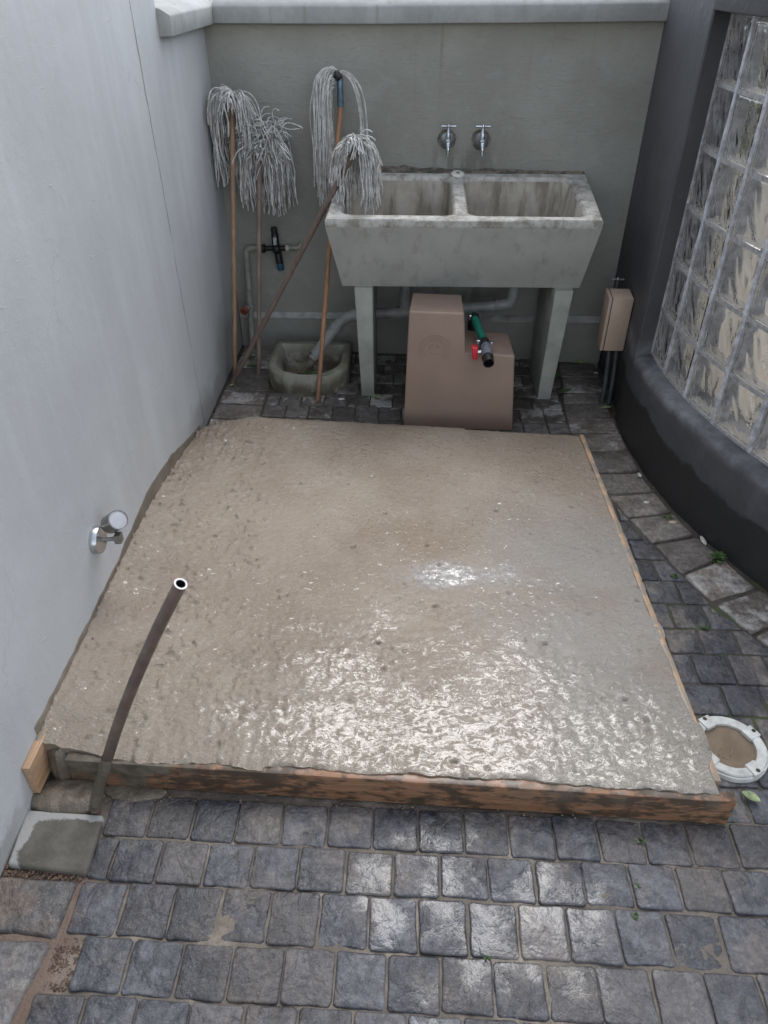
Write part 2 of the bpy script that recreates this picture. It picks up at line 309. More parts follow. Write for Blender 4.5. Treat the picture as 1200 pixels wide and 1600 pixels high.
timber('offcut_wood', (0.50, 0.31, 0.18), False, 0.25)

# ---- trough concrete
def trough_m():
    n = N('trough_paint'); x, y, z = n.sep()
    c = n.mix(n.rng(n.noise(5, 5, 0.6), 0.3, 0.7), (0.385, 0.388, 0.362), (0.455, 0.458, 0.430))
    run = n.rng(n.noise(1, 5, 0.62, n.map(n.pos, (22, 22, 1.2))), 0.50, 0.72)
    c = n.mix(n.math('MULTIPLY', run, 0.38), c, (0.20, 0.185, 0.155))
    c = n.mix(n.math('MULTIPLY', n.rng(n.noise(1, 5, 0.62, n.map(n.pos, (9, 9, 1.4), (3, 3, 1))), 0.58, 0.75), 0.4), c, (0.42, 0.42, 0.41))
    c = n.mix(n.math('MULTIPLY', n.rng(n.noise(24, 5, 0.7), 0.68, 0.74), 0.3), c, (0.16, 0.15, 0.13))
    M['trough_paint'] = n.out(c, 0.66, n.bump(n.noise(38, 6, 0.6), 0.22, 0.004))
    n = N('trough_rim'); x, y, z = n.sep()
    c = n.mix(n.rng(n.noise(16, 7, 0.7), 0.35, 0.62), (0.24, 0.225, 0.195), (0.50, 0.49, 0.455))
    c = n.mix(n.math('MULTIPLY', n.rng(n.noise(40, 5, 0.7), 0.58, 0.68), 0.6), c, (0.13, 0.12, 0.10))
    M['trough_rim'] = n.out(c, 0.7, n.bump(n.noise(70, 6, 0.65), 0.45, 0.005))
    n = N('trough_bowl'); x, y, z = n.sep()
    c = n.mix(n.rng(n.noise(5, 6, 0.65), 0.32, 0.68), (0.29, 0.26, 0.215), (0.45, 0.42, 0.36))
    c = n.mix(n.math('MULTIPLY', n.rng(n.noise(1, 6, 0.66, n.map(n.pos, (14, 14, 2.4), (1, 4, 2))), 0.46, 0.64), 0.72), c, (0.12, 0.10, 0.07))
    c = n.mix(n.math('MULTIPLY', n.rng(n.noise(1, 6, 0.66, n.map(n.pos, (9, 9, 3), (6, 2, 4))), 0.56, 0.72), 0.7), c, (0.48, 0.46, 0.42))
    c = n.mix(n.math('MULTIPLY', n.rng(n.noise(60, 5, 0.75), 0.62, 0.70), 0.55), c, (0.07, 0.06, 0.05))
    M['trough_bowl'] = n.out(c, 0.62, n.bump(n.noise(55, 6, 0.65), 0.35, 0.004))
trough_m()
def gully_m():
    n = N('gully_concrete'); x, y, z = n.sep()
    c = n.mix(n.rng(n.noise(9, 6, 0.65), 0.3, 0.7), (0.20, 0.195, 0.155), (0.34, 0.33, 0.28))
    c = n.mix(n.math('MULTIPLY', n.rng(n.noise(5, 5, 0.6, n.map(n.pos, (2, 2, 0.5))), 0.48, 0.68), 0.55), c, (0.175, 0.165, 0.075))
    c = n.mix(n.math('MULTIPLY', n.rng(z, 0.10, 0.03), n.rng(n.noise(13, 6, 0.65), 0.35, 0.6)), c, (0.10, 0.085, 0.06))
    M['gully_concrete'] = n.out(c, 0.7, n.bump(n.noise(60, 6, 0.65), 0.45, 0.005))
gully_m()
def mortar_m():
    n = N('broken_mortar')
    c = n.mix(n.rng(n.noise(22, 7, 0.7), 0.35, 0.65), (0.06, 0.052, 0.043), (0.22, 0.20, 0.165))
    c = n.mix(n.math('MULTIPLY', n.rng(n.noise(5, 4), 0.55, 0.68), 0.8), c, (0.26, 0.16, 0.09))
    M['broken_mortar'] = n.out(c, 0.85, n.bump(n.noise(60, 6, 0.7), 0.8, 0.008))
mortar_m()
simple('leg_paint', (0.36, 0.37, 0.325), 0.66, 0.12, 9, bump=0.25, dist=0.004)
simple('ledge_paint', (0.40, 0.40, 0.385), 0.75, 0.18, 20, bump=0.4, dist=0.004)
simple('pvc_grey', (0.30, 0.305, 0.30), 0.42, 0.16, 14, bump=0.08)
simple('pvc_painted', (0.30, 0.295, 0.262), 0.55, 0.2, 22, bump=0.2)
simple('conduit_dark', (0.055, 0.055, 0.06), 0.55, 0.2, 22, bump=0.2)
simple('black_plastic', (0.012, 0.012, 0.014), 0.38, 0.1, 30, bump=0.05)
simple('blue_plastic', (0.03, 0.10, 0.16), 0.4, 0.1, 30, bump=0.05)
simple('label_blue', (0.20, 0.32, 0.42), 0.5, 0.35, 150, bump=0.02)
simple('label_pale', (0.45, 0.50, 0.52), 0.5, 0.3, 200, bump=0.02)
simple('red_plastic', (0.62, 0.025, 0.045), 0.32, 0.08, 20, bump=0.03)
simple('rust_red', (0.27, 0.085, 0.055), 0.65, 0.25, 50, bump=0.3)
simple('grey_plastic', (0.17, 0.18, 0.21), 0.32, 0.08, 30, bump=0.03)
simple('brass_white', (0.55, 0.50, 0.38), 0.45, 0.12, 40)
simple('tank_plastic', (0.300, 0.212, 0.166), 0.42, 0.05, 6, bump=0.05, dist=0.002)
simple('meter_plastic', (0.50, 0.375, 0.29), 0.45, 0.05, 8, bump=0.06, dist=0.002)
simple('seam_dark', (0.05, 0.04, 0.032), 0.7)
simple('steel', (0.58, 0.60, 0.62), 0.22, 0.12, 26, metal=1.0, bump=0.05)
simple('chrome', (0.60, 0.64, 0.70), 0.16, 0.12, 30, metal=1.0, bump=0.05)
simple('dull_steel', (0.36, 0.37, 0.38), 0.42, 0.2, 30, metal=0.85, bump=0.1)
simple('lamp_body', (0.30, 0.295, 0.28), 0.42, 0.15, 18, metal=0.7, bump=0.08)
simple('white_enamel', (0.66, 0.64, 0.57), 0.4, 0.12, 40)
simple('frosted_lens', (0.62, 0.63, 0.66), 0.35, 0.06, 25, Transmission_Weight=0.25)
simple('white_pvc_worn', (0.60, 0.605, 0.57), 0.45, 0.16, 26, bump=0.15)
simple('brown_pipe', (0.150, 0.106, 0.088), 0.40, 0.22, 16, bump=0.12)
simple('pipe_cut', (0.66, 0.64, 0.62), 0.5, 0.06)
simple('blue_steel', (0.20, 0.30, 0.38), 0.35, 0.2, 30, metal=0.6)
simple('leaf_green', (0.065, 0.125, 0.035), 0.5, 0.3, 60, bump=0.2)
simple('leaf_pale', (0.28, 0.36, 0.18), 0.55, 0.3, 70, bump=0.2)
simple('pebble_white', (0.55, 0.53, 0.48), 0.7, 0.15, 60, bump=0.3)
simple('twig', (0.24, 0.19, 0.11), 0.8, 0.3, 60)
simple('grout_pale', (0.58, 0.58, 0.61), 0.75, 0.25, 30, bump=0.5, dist=0.004)
simple('grout', (0.40, 0.395, 0.39), 0.75, 0.2, 60, bump=0.5, dist=0.004)
simple('room_plaster', (0.84, 0.77, 0.67), 0.8, 0.08, 4)
def hose_m():
    n = N('green_hose')
    st = n.math('SINE', n.math('MULTIPLY', n.sep()[1], 520.0))
    c = n.mix(n.rng(st, -0.6, 0.6), (0.0, 0.13, 0.085), (0.012, 0.22, 0.15))
    M['green_hose'] = n.out(c, 0.35, n.bump(st, 0.3, 0.002))
hose_m()
def wood_handle(name, c0, c1, gy):
    n = N(name)
    g = n.noise(1, 5, 0.6, n.map(n.pos, (60, 60, 3)), 0.4)
    c = n.mix(n.rng(g, 0.3, 0.7), c0, c1)
    c = n.mix(n.math('MULTIPLY', n.rng(n.noise(7, 5, 0.65), 0.45, 0.65), gy), c, (0.17, 0.135, 0.115))
    c = n.mix(n.math('MULTIPLY', n.rng(n.sep()[2], 0.35, 0.0), 0.5), c, (0.11, 0.075, 0.055))
    M[name] = n.out(c, 0.6, n.bump(g, 0.2, 0.002))
wood_handle('handle_tan', (0.26, 0.155, 0.09), (0.38, 0.24, 0.15), 0.35)
wood_handle('handle_grey', (0.17, 0.125, 0.10), (0.29, 0.225, 0.185), 0.6)
wood_handle('handle_brown', (0.13, 0.09, 0.07), (0.21, 0.15, 0.115), 0.45)
wood_handle('handle_orange', (0.30, 0.15, 0.075), (0.40, 0.215, 0.115), 0.2)
def yarn(name, a, b):
    n = N(name)
    c = n.mix(n.rng(n.noise(26, 5, 0.7), 0.33, 0.66), a, b)
    c = n.mix(n.math('MULTIPLY', n.rng(n.noise(320, 2, 0.6), 0.5, 0.7), 0.45), c, tuple(0.5 * v for v in a))
    M[name] = n.out(c, 0.9, n.bump(n.noise(420, 2, 0.6), 0.8, 0.003))
yarn('yarn_clean', (0.46, 0.45, 0.43), (0.62, 0.61, 0.585))
yarn('yarn_grey', (0.36, 0.355, 0.34), (0.78, 0.77, 0.745))
yarn('yarn_white', (0.46, 0.45, 0.425), (0.80, 0.79, 0.755))

simple('block_edge', (0.84, 0.78, 0.70), 0.6, 0.06, 30)
def glass_m():
    n = N('wavy_glass')
    M['wavy_glass'] = n.out((1.0, 1.0, 0.99), 0.03, n.bump(n.noise(26, 3, 0.5, n.obj, 0.8), 0.10, 0.01), IOR=1.5, Transmission_Weight=1.0)
glass_m()

# ------------------------------------------------------------------ mesh helpers
class MB:
    def __init__(s): s.bm = bmesh.new()
    def poly_prism(s, pts, z0, z1, mi=0):
        b = s.bm; lo = [b.verts.new((p[0], p[1], z0)) for p in pts]; hi = [b.verts.new((p[0], p[1], z1)) for p in pts]
        n = len(pts); fs = [b.faces.new(hi), b.faces.new(lo[::-1])]
        for i in range(n): fs.append(b.faces.new((lo[i], lo[(i + 1) % n], hi[(i + 1) % n], hi[i])))
        for f in fs: f.material_index = mi
        return s
    def hexa(s, lo, hi, mi=0):
        b = s.bm; l = [b.verts.new(p) for p in lo]; h = [b.verts.new(p) for p in hi]
        fs = [b.faces.new(h), b.faces.new(l[::-1])] + [b.faces.new((l[i], l[(i + 1) % 4], h[(i + 1) % 4], h[i])) for i in range(4)]
        for f in fs: f.material_index = mi
        return s
    def box(s, x0, x1, y0, y1, z0, z1, mi=0):
        q = [(x0, y0), (x1, y0), (x1, y1), (x0, y1)]
        return s.poly_prism(q, z0, z1, mi)
    def rings(s, rings, close0=True, close1=True, mi=0):
        b = s.bm; R = [[b.verts.new(p) for p in r] for r in rings]; n = len(rings[0])
        for a, c in zip(R, R[1:]):
            for i in range(n):
                f = b.faces.new((a[i], a[(i + 1) % n], c[(i + 1) % n], c[i])); f.material_index = mi
        if close0: b.faces.new(R[0][::-1]).material_index = mi
        if close1: b.faces.new(R[-1]).material_index = mi
        return s
    def tube(s, pts, r, sides=12, cap=True, mi=0):
        pts = [Vector(p) for p in pts]; rs = r if isinstance(r, (list, tuple)) else [r] * len(pts)
        up = None; rr = []
        for i, p in enumerate(pts):
            t = (pts[min(i + 1, len(pts) - 1)] - pts[max(i - 1, 0)])
            if t.length < 1e-9: t = Vector((0, 0, 1))
            t.normalize()
            if up is None: up = t.orthogonal().normalized()
            else:
                up = up - t * up.dot(t)
                up = up.normalized() if up.length > 1e-6 else t.orthogonal().normalized()
            v = t.cross(up)
            rr.append([p + (up * math.cos(2 * math.pi * k / sides) + v * math.sin(2 * math.pi * k / sides)) * rs[i] for k in range(sides)])
        return s.rings(rr, cap, cap, mi)
    def pipe(s, pts, r, wall, sides=20):
        # hollow open tube
        s.tube(pts, r, sides, cap=False)
        return s
    def lathe(s, c, axis, prof, sides=20, mi=0, cap=True):
        c = Vector(c); a = Vector(axis).normalized(); u = a.orthogonal().normalized(); v = a.cross(u)
        return s.rings([[c + a * h + (u * math.cos(2 * math.pi * k / sides) + v * math.sin(2 * math.pi * k / sides)) * max(r, 1e-4) for k in range(sides)] for (r, h) in prof], cap, cap, mi)
    def ball(s, c, r, seg=10, sc=(1, 1, 1)):
        m = bmesh.ops.create_uvsphere(s.bm, u_segments=seg, v_segments=max(5, seg // 2), radius=r)
        for v in m['verts']: v.co = Vector((v.co.x * sc[0], v.co.y * sc[1], v.co.z * sc[2])) + Vector(c)
        return s
    def build(s, name, mats, parent=None, base=None, bevel=0.0, seg=2, smooth=38, jit=0.0):
        b = s.bm
        if bevel > 0:
            b.normal_update()
            es = [e for e in b.edges if len(e.link_faces) == 2 and e.calc_face_angle(0) > rad(30)]
            bmesh.ops.bevel(b, geom=es, offset=bevel, segments=seg, profile=0.5, affect='EDGES', clamp_overlap=True)
        bmesh.ops.recalc_face_normals(b, faces=b.faces[:])
        me = bpy.data.meshes.new(name)
        L = Vector(base) if base is not None else Vector((0, 0, 0))
        if parent is not None and base is None: L = Vector(parent['_base']) if '_base' in parent else Vector((0, 0, 0))
        for v in b.verts:
            if jit: v.co += noise.noise_vector(v.co * 18) * jit
            v.co -= L
        b.to_mesh(me); b.free()
        for m in (mats if isinstance(mats, (list, tuple)) else [mats]): me.materials.append(M[m] if isinstance(m, str) else m)
        if smooth:
            me.shade_smooth(); me.set_sharp_from_angle(angle=rad(smooth))
        o = bpy.data.objects.new(name, me); COL.objects.link(o)
        o['_base'] = tuple(L)
        if parent is not None: o.parent = parent
        elif base is not None: o.location = L
        return o

def tag(o, label=None, cat=None, group=None, kind=None):
    if label: o['label'] = label
    if cat: o['category'] = cat
    if group: o['group'] = group
    if kind: o['kind'] = kind
    return o
def thing(name, base, label, cat, group=None, kind=None):
    o = bpy.data.objects.new(name, None); COL.objects.link(o); o.location = base; o['_base'] = tuple(base)
    o.empty_display_size = 0.05
    return tag(o, label, cat, group, kind)
def copy_tree(o, parent=None):
    c = o.copy(); COL.objects.link(c); c.parent = parent
    for ch in list(o.children): copy_tree(ch, c)
    return c
def bez(pts, n=8):
    # Catmull-Rom through the points
    P = [Vector(p) for p in pts]; P = [P[0] * 2 - P[1]] + P + [P[-1] * 2 - P[-2]]
    out = []
    for i in range(1, len(P) - 2):
        for k in range(n):
            t = k / n; a, b, c, d = P[i - 1:i + 3]
            out.append(0.5 * ((2 * b) + (c - a) * t + (2 * a - 5 * b + 4 * c - d) * t * t + (3 * b - a - 3 * c + d) * t ** 3))
    out.append(P[-2]); return out
def fr(p, f): return noise.fractal(Vector(p) * f, 1.0, 2.0, 4)

YB = lambda x: 3.86 - 0.079 * (x + 0.937)      # face of the back wall

# ------------------------------------------------------------------ ground
g = MB(); g.box(-60, 60, -60, 60, -0.30, -0.034)
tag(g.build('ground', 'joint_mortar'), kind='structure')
# joint bed between the setts: fine relief
def grid_sheet(name, x0, x1, y0, y1, nx, ny, zf, m, parent=None):
    vs = [(x0 + (x1 - x0) * i / nx, y0 + (y1 - y0) * j / ny) for j in range(ny + 1) for i in range(nx + 1)]
    vs = [(x, y, zf(x, y)) for x, y in vs]
    fs = [(j * (nx + 1) + i, j * (nx + 1) + i + 1, (j + 1) * (nx + 1) + i + 1, (j + 1) * (nx + 1) + i) for j in range(ny) for i in range(nx)]
    me = bpy.data.meshes.new(name); me.from_pydata(vs, [], fs); me.materials.append(M[m]); me.shade_smooth()
    o = bpy.data.objects.new(name, me); COL.objects.link(o)
    if parent: o.parent = parent
    return o
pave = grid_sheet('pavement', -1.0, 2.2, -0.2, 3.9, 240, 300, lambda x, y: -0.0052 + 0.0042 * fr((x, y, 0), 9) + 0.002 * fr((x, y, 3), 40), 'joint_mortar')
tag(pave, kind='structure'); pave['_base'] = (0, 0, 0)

# ------------------------------------------------------------------ pavers
rp = random.Random(11)
def paver(poly, top=0.0, m='sett_blue', rnd=0.0030, gap=0.0027, dome=0.0006):
    """one sett: convex outline in plan, worn round edges and a slightly uneven top"""
    P = [Vector((p[0], p[1], 0)) for p in poly]
    c = sum(P, Vector()) / len(P)
    if len(P) < 3: return
    area = 0
    for i in range(len(P)):
        a, b = P[i], P[(i + 1) % len(P)]; area += a.x * b.y - b.x * a.y
    if abs(area) / 2 < 0.0008: return
    if area < 0: P.reverse()
    per = []
    for i in range(len(P)):
        a, b = P[i], P[(i + 1) % len(P)]; L = (b - a).length
        n = max(2, min(5, int(L / 0.03)))
        for k in range(n):
            t = (k + (0.18 if k == 0 else 0)) / n
            per.append(a.lerp(b, t))
        per.append(a.lerp(b, 0.95))
    def inset(q, d, z, j):
        v = c - q; L = v.length; s = q + v * (d / max(L, 0.02))
        return Vector((s.x - c.x + rp.uniform(-j, j), s.y - c.y + rp.uniform(-j, j), z))
    tx, ty = rp.uniform(-.022, .022), rp.uniform(-.022, .022); dz = top + rp.uniform(-.0022, .0022)
    r1 = [inset(q, gap, -0.045, 0.0) for q in per]
    r2 = [inset(q, gap, -rnd * 0.9, 0.0014) for q in per]
    r3 = [Vector((v.x * 1.0, v.y * 1.0, 0)) for v in r2]
    ring3 = [Vector((v.x - v.x / max(v.length, .01) * rnd * .9, v.y - v.y / max(v.length, .01) * rnd * .9, -0.0005)) for v in r3]
    ring3b = [Vector((v.x - v.x / max(v.length, .01) * (rnd * .9 + .003), v.y - v.y / max(v.length, .01) * (rnd * .9 + .003), 0.0)) for v in r3]
    ring4 = [Vector((v.x * .5, v.y * .5, dome + rp.uniform(-.0016, .0016))) for v in r3]
    vs = r1 + r2 + ring3 + ring3b + ring4 + [Vector((0, 0, dome + rp.uniform(-.001, .001)))]
    vs = [Vector((v.x, v.y, v.z + (tx * v.x + ty * v.y + dz if v.z > -0.03 else 0))) for v in vs]
    n = len(per); fs = []
    for k in range(4):
        for i in range(n): fs.append((k * n + i, k * n + (i + 1) % n, (k + 1) * n + (i + 1) % n, (k + 1) * n + i))
    for i in range(n): fs.append((4 * n + i, 4 * n + (i + 1) % n, 5 * n))
    me = bpy.data.meshes.new('paver'); me.from_pydata(vs, [], fs); me.materials.append(M[m]); me.shade_smooth()
    o = bpy.data.objects.new('paver', me); COL.objects.link(o); o.location = (c.x, c.y, 0); o.parent = pave
    return o
def clip(poly, px, py, nx, ny):
    out = []
    for i in range(len(poly)):
        a, b = poly[i], poly[(i + 1) % len(poly)]
        da = (a[0] - px) * nx + (a[1] - py) * ny; db = (b[0] - px) * nx + (b[1] - py) * ny
        if da >= 0: out.append(a)
        if (da >= 0) != (db >= 0):
            t = da / (da - db); out.append((a[0] + (b[0] - a[0]) * t, a[1] + (b[1] - a[1]) * t))
    return out
RL = lambda y0, x: y0 - 0.0145 * (x + 0.75)     # front rows run very slightly askew
def row_y(base): return lambda x: RL(base, x)
front_rows = [(0.245, 0.36, [-0.87, -0.757]), (0.36, 0.4755, [-0.81, -0.70]), (0.4755, 0.592, [-0.765, -0.651]),
              (0.592, 0.706, [-0.70, -0.587]), (0.706, 0.828, [-0.749, -0.636]), (0.828, 0.936, [-0.747, -0.695, -0.581]), (0.936, 1.052, [-0.748, -0.636])]
for y0, y1, xs in front_rows:
    xs = list(xs)
    while xs[-1] < 1.75: xs.append(xs[-1] + 0.1132 + rp.uniform(-.003, .003))
    for a, b in zip(xs, xs[1:]):
        ja = rp.uniform(-.003, .003); jy = rp.uniform(-.002, .002)
        paver([(a, RL(y0, a) + .001 + jy), (b, RL(y0, b) + jy), (b + ja, RL(y1, b) + jy), (a + ja, RL(y1, a) + jy)])
# setts to the right of the slab, cut along the border course
inner = [(0.755, 2.95), (0.808, 2.70), (0.815, 2.50), (0.868, 2.30), (0.926, 2.14), (0.988, 1.972), (1.05, 1.838), (1.13, 1.69), (1.22, 1.565), (1.32, 1.455), (1.43, 1.36), (1.56, 1.26), (1.72, 1.17)]
side_y = [1.022, 1.134, 1.249, 1.365, 1.482, 1.603, 1.711, 1.826, 1.94, 2.054, 2.168, 2.282, 2.396]
offs = [0.902, 0.9555, 0.902, 0.956, 0.902, 0.958, 0.893, 0.95, 0.90, 0.95, 0.9, 0.95]
def inner_seg(x, y):
    best = None
    for a, b in zip(inner, inner[1:]):
        m = ((a[0] + b[0]) / 2, (a[1] + b[1]) / 2); d = (x - m[0]) ** 2 + (y - m[1]) ** 2
        if best is None or d < best[0]: best = (d, a, b)
    return best[1], best[2]
for k in range(len(side_y) - 1):
    y0, y1 = side_y[k], side_y[k + 1]
    if k == 0: y0f = lambda x: RL(1.052, x) + .002
    else: y0f = lambda x, y0=y0: y0
    for i in range(-2, 8):
        a = offs[k] + 0.1133 * i; b = a + 0.1133
        if b < 0.73 or a > 1.75: continue
        q = [(a, y0f(a)), (b, y0f(b)), (b, y1), (a, y1)]
        for a_, b_ in zip(inner, inner[1:]):
            cx_, cy_ = (a + b) / 2, (y0 + y1) / 2
            if min(a_[1], b_[1]) - 0.09 < cy_ < max(a_[1], b_[1]) + 0.09:
                d = Vector((b_[0] - a_[0], b_[1] - a_[1])); nrm = (d.y, -d.x)          # pointing to -x side
                if nrm[0] > 0: nrm = (-nrm[0], -nrm[1])
                q = clip(q, a_[0], a_[1], nrm[0], nrm[1])
                if len(q) < 3: break
        q = clip(q, 0.76, 0, 1, 0) if len(q) >= 3 else q
        if len(q) >= 3: paver(q, m='sett_blue', gap=0.004)
border = [[(0.801, 3.666), (1.02, 3.675), (1.0, 3.512), (0.792, 3.507)], [(0.793, 3.5), (0.998, 3.503), (0.985, 3.342), (0.776, 3.336)],
          [(0.774, 3.33), (0.985, 3.336), (0.982, 3.233), (0.764, 3.226)], [(0.762, 3.222), (0.978, 3.229), (0.972, 3.095), (0.755, 3.083)],
          [(0.755, 3.078), (0.982, 3.09), (0.978, 2.95), (0.75, 2.942)], [(0.75, 2.937), (0.982, 2.945), (0.982, 2.80), (0.775, 2.779)],
          [(0.78, 2.772), (0.985, 2.794), (0.993, 2.635), (0.80, 2.612)], [(0.80, 2.605), (0.996, 2.628), (1.018, 2.49), (0.822, 2.456)],
          [(0.824, 2.448), (1.024, 2.482), (1.052, 2.343), (0.87, 2.303)], [(0.871, 2.296), (1.056, 2.335), (1.095, 2.198), (0.922, 2.148)],
          [(0.928, 2.138), (1.102, 2.189), (1.156, 2.071), (0.985, 1.975)], [(0.99, 1.97), (1.162, 2.064), (1.226, 1.915), (1.048, 1.841)],
          [(1.06, 1.832), (1.236, 1.908), (1.312, 1.79), (1.128, 1.692)], [(1.136, 1.684), (1.318, 1.78), (1.41, 1.668), (1.222, 1.568)],
          [(1.228, 1.56), (1.418, 1.658), (1.52, 1.552), (1.322, 1.458)], [(1.33, 1.45), (1.53, 1.545), (1.645, 1.45), (1.432, 1.362)]]
for q in border: paver(q, top=0.002, m='border_sett', rnd=0.005, gap=0.003, dome=0.001)
# setts between slab and back wall
back_y = [2.80, 2.918, 3.034, 3.156, 3.283, 3.40, 3.515, 3.63, 3.74]
boff = [-0.64, -0.70, -0.695, -0.644, -0.70, -0.645, -0.70, -0.645]
for k in range(len(back_y) - 1):
    y0, y1 = back_y[k], back_y[k + 1]
    xs = [-0.707] + ([boff[k]] if boff[k] > -0.69 else [])
    while xs[-1] < 0.70: xs.append((boff[k] if len(xs) == 1 and boff[k] > -0.69 else xs[-1]) + 0.1135 + rp.uniform(-.004, .004))
    lim = 0.752 if k < 5 else 0.78
    xs[-1] = lim if xs[-1] > lim - 0.04 else xs[-1]
    if xs[-1] < lim - 0.02: xs.append(lim)
    for a, b in zip(xs, xs[1:]):
        if -0.70 < (a + b) / 2 < -0.33 and 3.30 < (y0 + y1) / 2 < 3.62: continue      # under the gully
        paver([(a, y0), (b, y0), (b, y1), (a, y1)], m='sett_back', gap=0.0035)
for q in [[(-0.945, 2.86), (-0.713, 2.86), (-0.711, 3.0), (-0.945, 3.01)], [(-0.942, 3.018), (-0.711, 3.004), (-0.714, 3.146), (-0.94, 3.16)], [(-0.94, 3.168), (-0.718, 3.156), (-0.72, 3.29), (-0.938, 3.30)],
          [(-0.938, 3.31), (-0.715, 3.296), (-0.735, 3.545), (-0.936, 3.555)], [(-0.936, 3.562), (-0.74, 3.55), (-0.755, 3.69), (-0.935, 3.70)], [(-0.935, 3.706), (-0.755, 3.696), (-0.755, 3.83), (-0.935, 3.84)]]:
    paver(q, top=0.001, m='border_sett', rnd=0.004, gap=0.003, dome=0.001)
# broken border course at the near left
paver([(-0.962, 0.70), (-0.762, 0.695), (-0.757, 0.826), (-0.955, 0.83)], top=0.006, m='border_dirty', rnd=0.008, gap=0.004)
paver([(-0.968, 0.50), (-0.795, 0.495), (-0.765, 0.69), (-0.963, 0.694)], top=0.006, m='border_dirty', rnd=0.008, gap=0.004)
paver([(-0.97, 0.33), (-0.80, 0.33), (-0.80, 0.489), (-0.968, 0.494)], top=0.006, m='border_dirty', rnd=0.008, gap=0.004)

# ------------------------------------------------------------------ walls on the left
def ragged(z, s): return 2.900 - 0.030 * (1 - z / 1.64) * -1 + 0.006 * fr((z, s, 0), 6) + 0.0022 * fr((z, s, 5), 40)
hw = thing('house_wall', (-0.95, 1.0, 0), 'tall pale blue grey plastered wall with a thin vertical crack, left of the slab', 'wall')
def wall_block(ylo, yhi, name, parent):
    zs = [i * 3.1 / 124 for i in range(125)]
    m = MB(); b = m.bm
    for_front = []
    for z in zs:
        lo = ylo(z); hi = yhi(z)
        row = [(-0.95, lo, z), (-0.95, hi, z), (-1.22, hi, z), (-1.22, lo, z)]
        for_front.append(row)
    m.rings(for_front)
    return m.build(name, 'pale_plaster', parent)
wall_block(lambda z: -1.6, lambda z: ragged(z, 1) - max(0.0006, 0.0100 + 0.0120 * fr((z, 0, 9), 9)), 'wall_face', hw)
wall_block(lambda z: ragged(z, 1) + max(0.0002, 0.0008 + 0.0012 * fr((z, 4, 2), 9)), lambda z: 3.17, 'wall_face', hw)
m = MB(); m.box(-1.2, -0.97, 2.80, 3.0, 0.01, 3.09); m.build('crack_shade', 'seam_dark', hw)  # dark core stands in for the shade deep inside the crack

sw = thing('side_wall', (-0.95, 3.5, 0), 'low pale grey wall under a coping, left of the mops', 'wall')
m = MB(); m.box(-1.15, -0.952, 3.172, 3.98, 0, 1.517); m.build('wall_face', 'pale_plaster', sw)
m = MB()
prof = [(-0.90, 1.518), (-0.90, 1.585), (-0.935, 1.605), (-1.17, 1.66), (-1.23, 1.66), (-1.23, 1.518)]
m.rings([[(x, 3.173, z) for x, z in prof], [(x, 3.60, z) for x, z in prof], [(x + .004, 3.92 + (x + .90) * 0.35, z) for x, z in prof]]); m.build('coping', 'coping_paint', sw, bevel=0.006)

bw = thing('back_wall', (0.05, 3.8, 0), 'grey olive plastered garden wall with coping behind the trough', 'wall')
m = MB(); m.hexa([(-0.96, YB(-0.96), 0), (1.25, YB(1.25), 0), (1.25, YB(1.25) + .2, 0), (-0.96, YB(-0.96) + .2, 0)],
                 [(-0.96, YB(-0.96), 1.52), (1.25, YB(1.25), 1.545), (1.25, YB(1.25) + .2, 1.545), (-0.96, YB(-0.96) + .2, 1.52)])
m.build('wall_face', 'olive_plaster', bw)
m = MB(); rr = []
for x, e in ((-0.90, 0), (-0.25, .002), (-0.247, .002), (0.5, .012), (1.20, .024)):
    y = YB(x); rr.append([(x, y - .028, 1.521 + e), (x, y - .028, 1.583 + e), (x, y - .01, 1.600 + e), (x, y + .20, 1.66 + e), (x, y + .25, 1.66 + e), (x, y + .25, 1.521 + e)])
m.rings(rr); m.build('coping', 'coping_paint', bw, bevel=0.005)
m = MB(); rr = []
for i in range(29):
    x = -0.945 + i * (1.965 / 28); y = YB(x); zt = 0.168 + 0.032 * (x + 0.6); w = 0.002 * fr((x, 1, 1), 6)
    rr.append([(x, y + .01, -.03), (x, y + .01, zt + .022), (x, y - .006, zt + .022 + w), (x, y - .022, zt + .008 + w), (x, y - .022, -.03)])
m.rings(rr); o = m.build('plinth', ['olive_plaster'], bw)
m = MB(); rr = []
for i in range(29):
    x = -0.945 + i * (1.965 / 28); y = YB(x); zt = 0.168 + 0.032 * (x + 0.6) + .0245
    w = 0.0025 * fr((x, 6, 1), 9)
    rr.append([(x, y + .004, zt + .012 + w), (x, y - .012, zt + .003 + w), (x, y - .027, zt - .014 + w), (x, y - .024, zt - .020 + w), (x, y + .004, zt - .003)])
m.rings(rr); m.build('ledge', 'ledge_paint', bw)

# ------------------------------------------------------------------ curved charcoal wall with glass blocks
CX, CY, RO, RG = 3.085, 2.95, 2.10, 2.022
def arc(th, r): return (CX - r * math.cos(th), CY + r * math.sin(th))
cw = thing('curved_wall', (1.0, 2.6, 0), 'charcoal curved wall with damp foot and glass block window', 'wall')
TH0 = 0.036; DT = 0.205 / RG; NC, NR = 9, 6; ZS, PZ = 0.368, 0.2065
def arc_block(t0, t1, r0, prof, name=None, mat='charcoal_plaster', parent=cw, step=0.02, **kw):
    """prof: closed list of (radius, z) swept along the arc"""
    n = max(2, int(abs(t1 - t0) / step)); m = MB()
    m.rings([[(*arc(t0 + (t1 - t0) * i / n, r), z) for r, z in prof] for i in range(n + 1)])
    return m.build(name, mat, parent, **kw)
TE = TH0 - NC * DT
b_ = 0.016
plinth_prof = [(RO, -.03), (RO, 0.05), (RO, 0.20), (RO, 0.335), (RO - b_ * .3, 0.352), (RO - b_, 0.361), (RO - .05, 0.366), (RO - .20, 0.368), (RO - .20, -.03)]
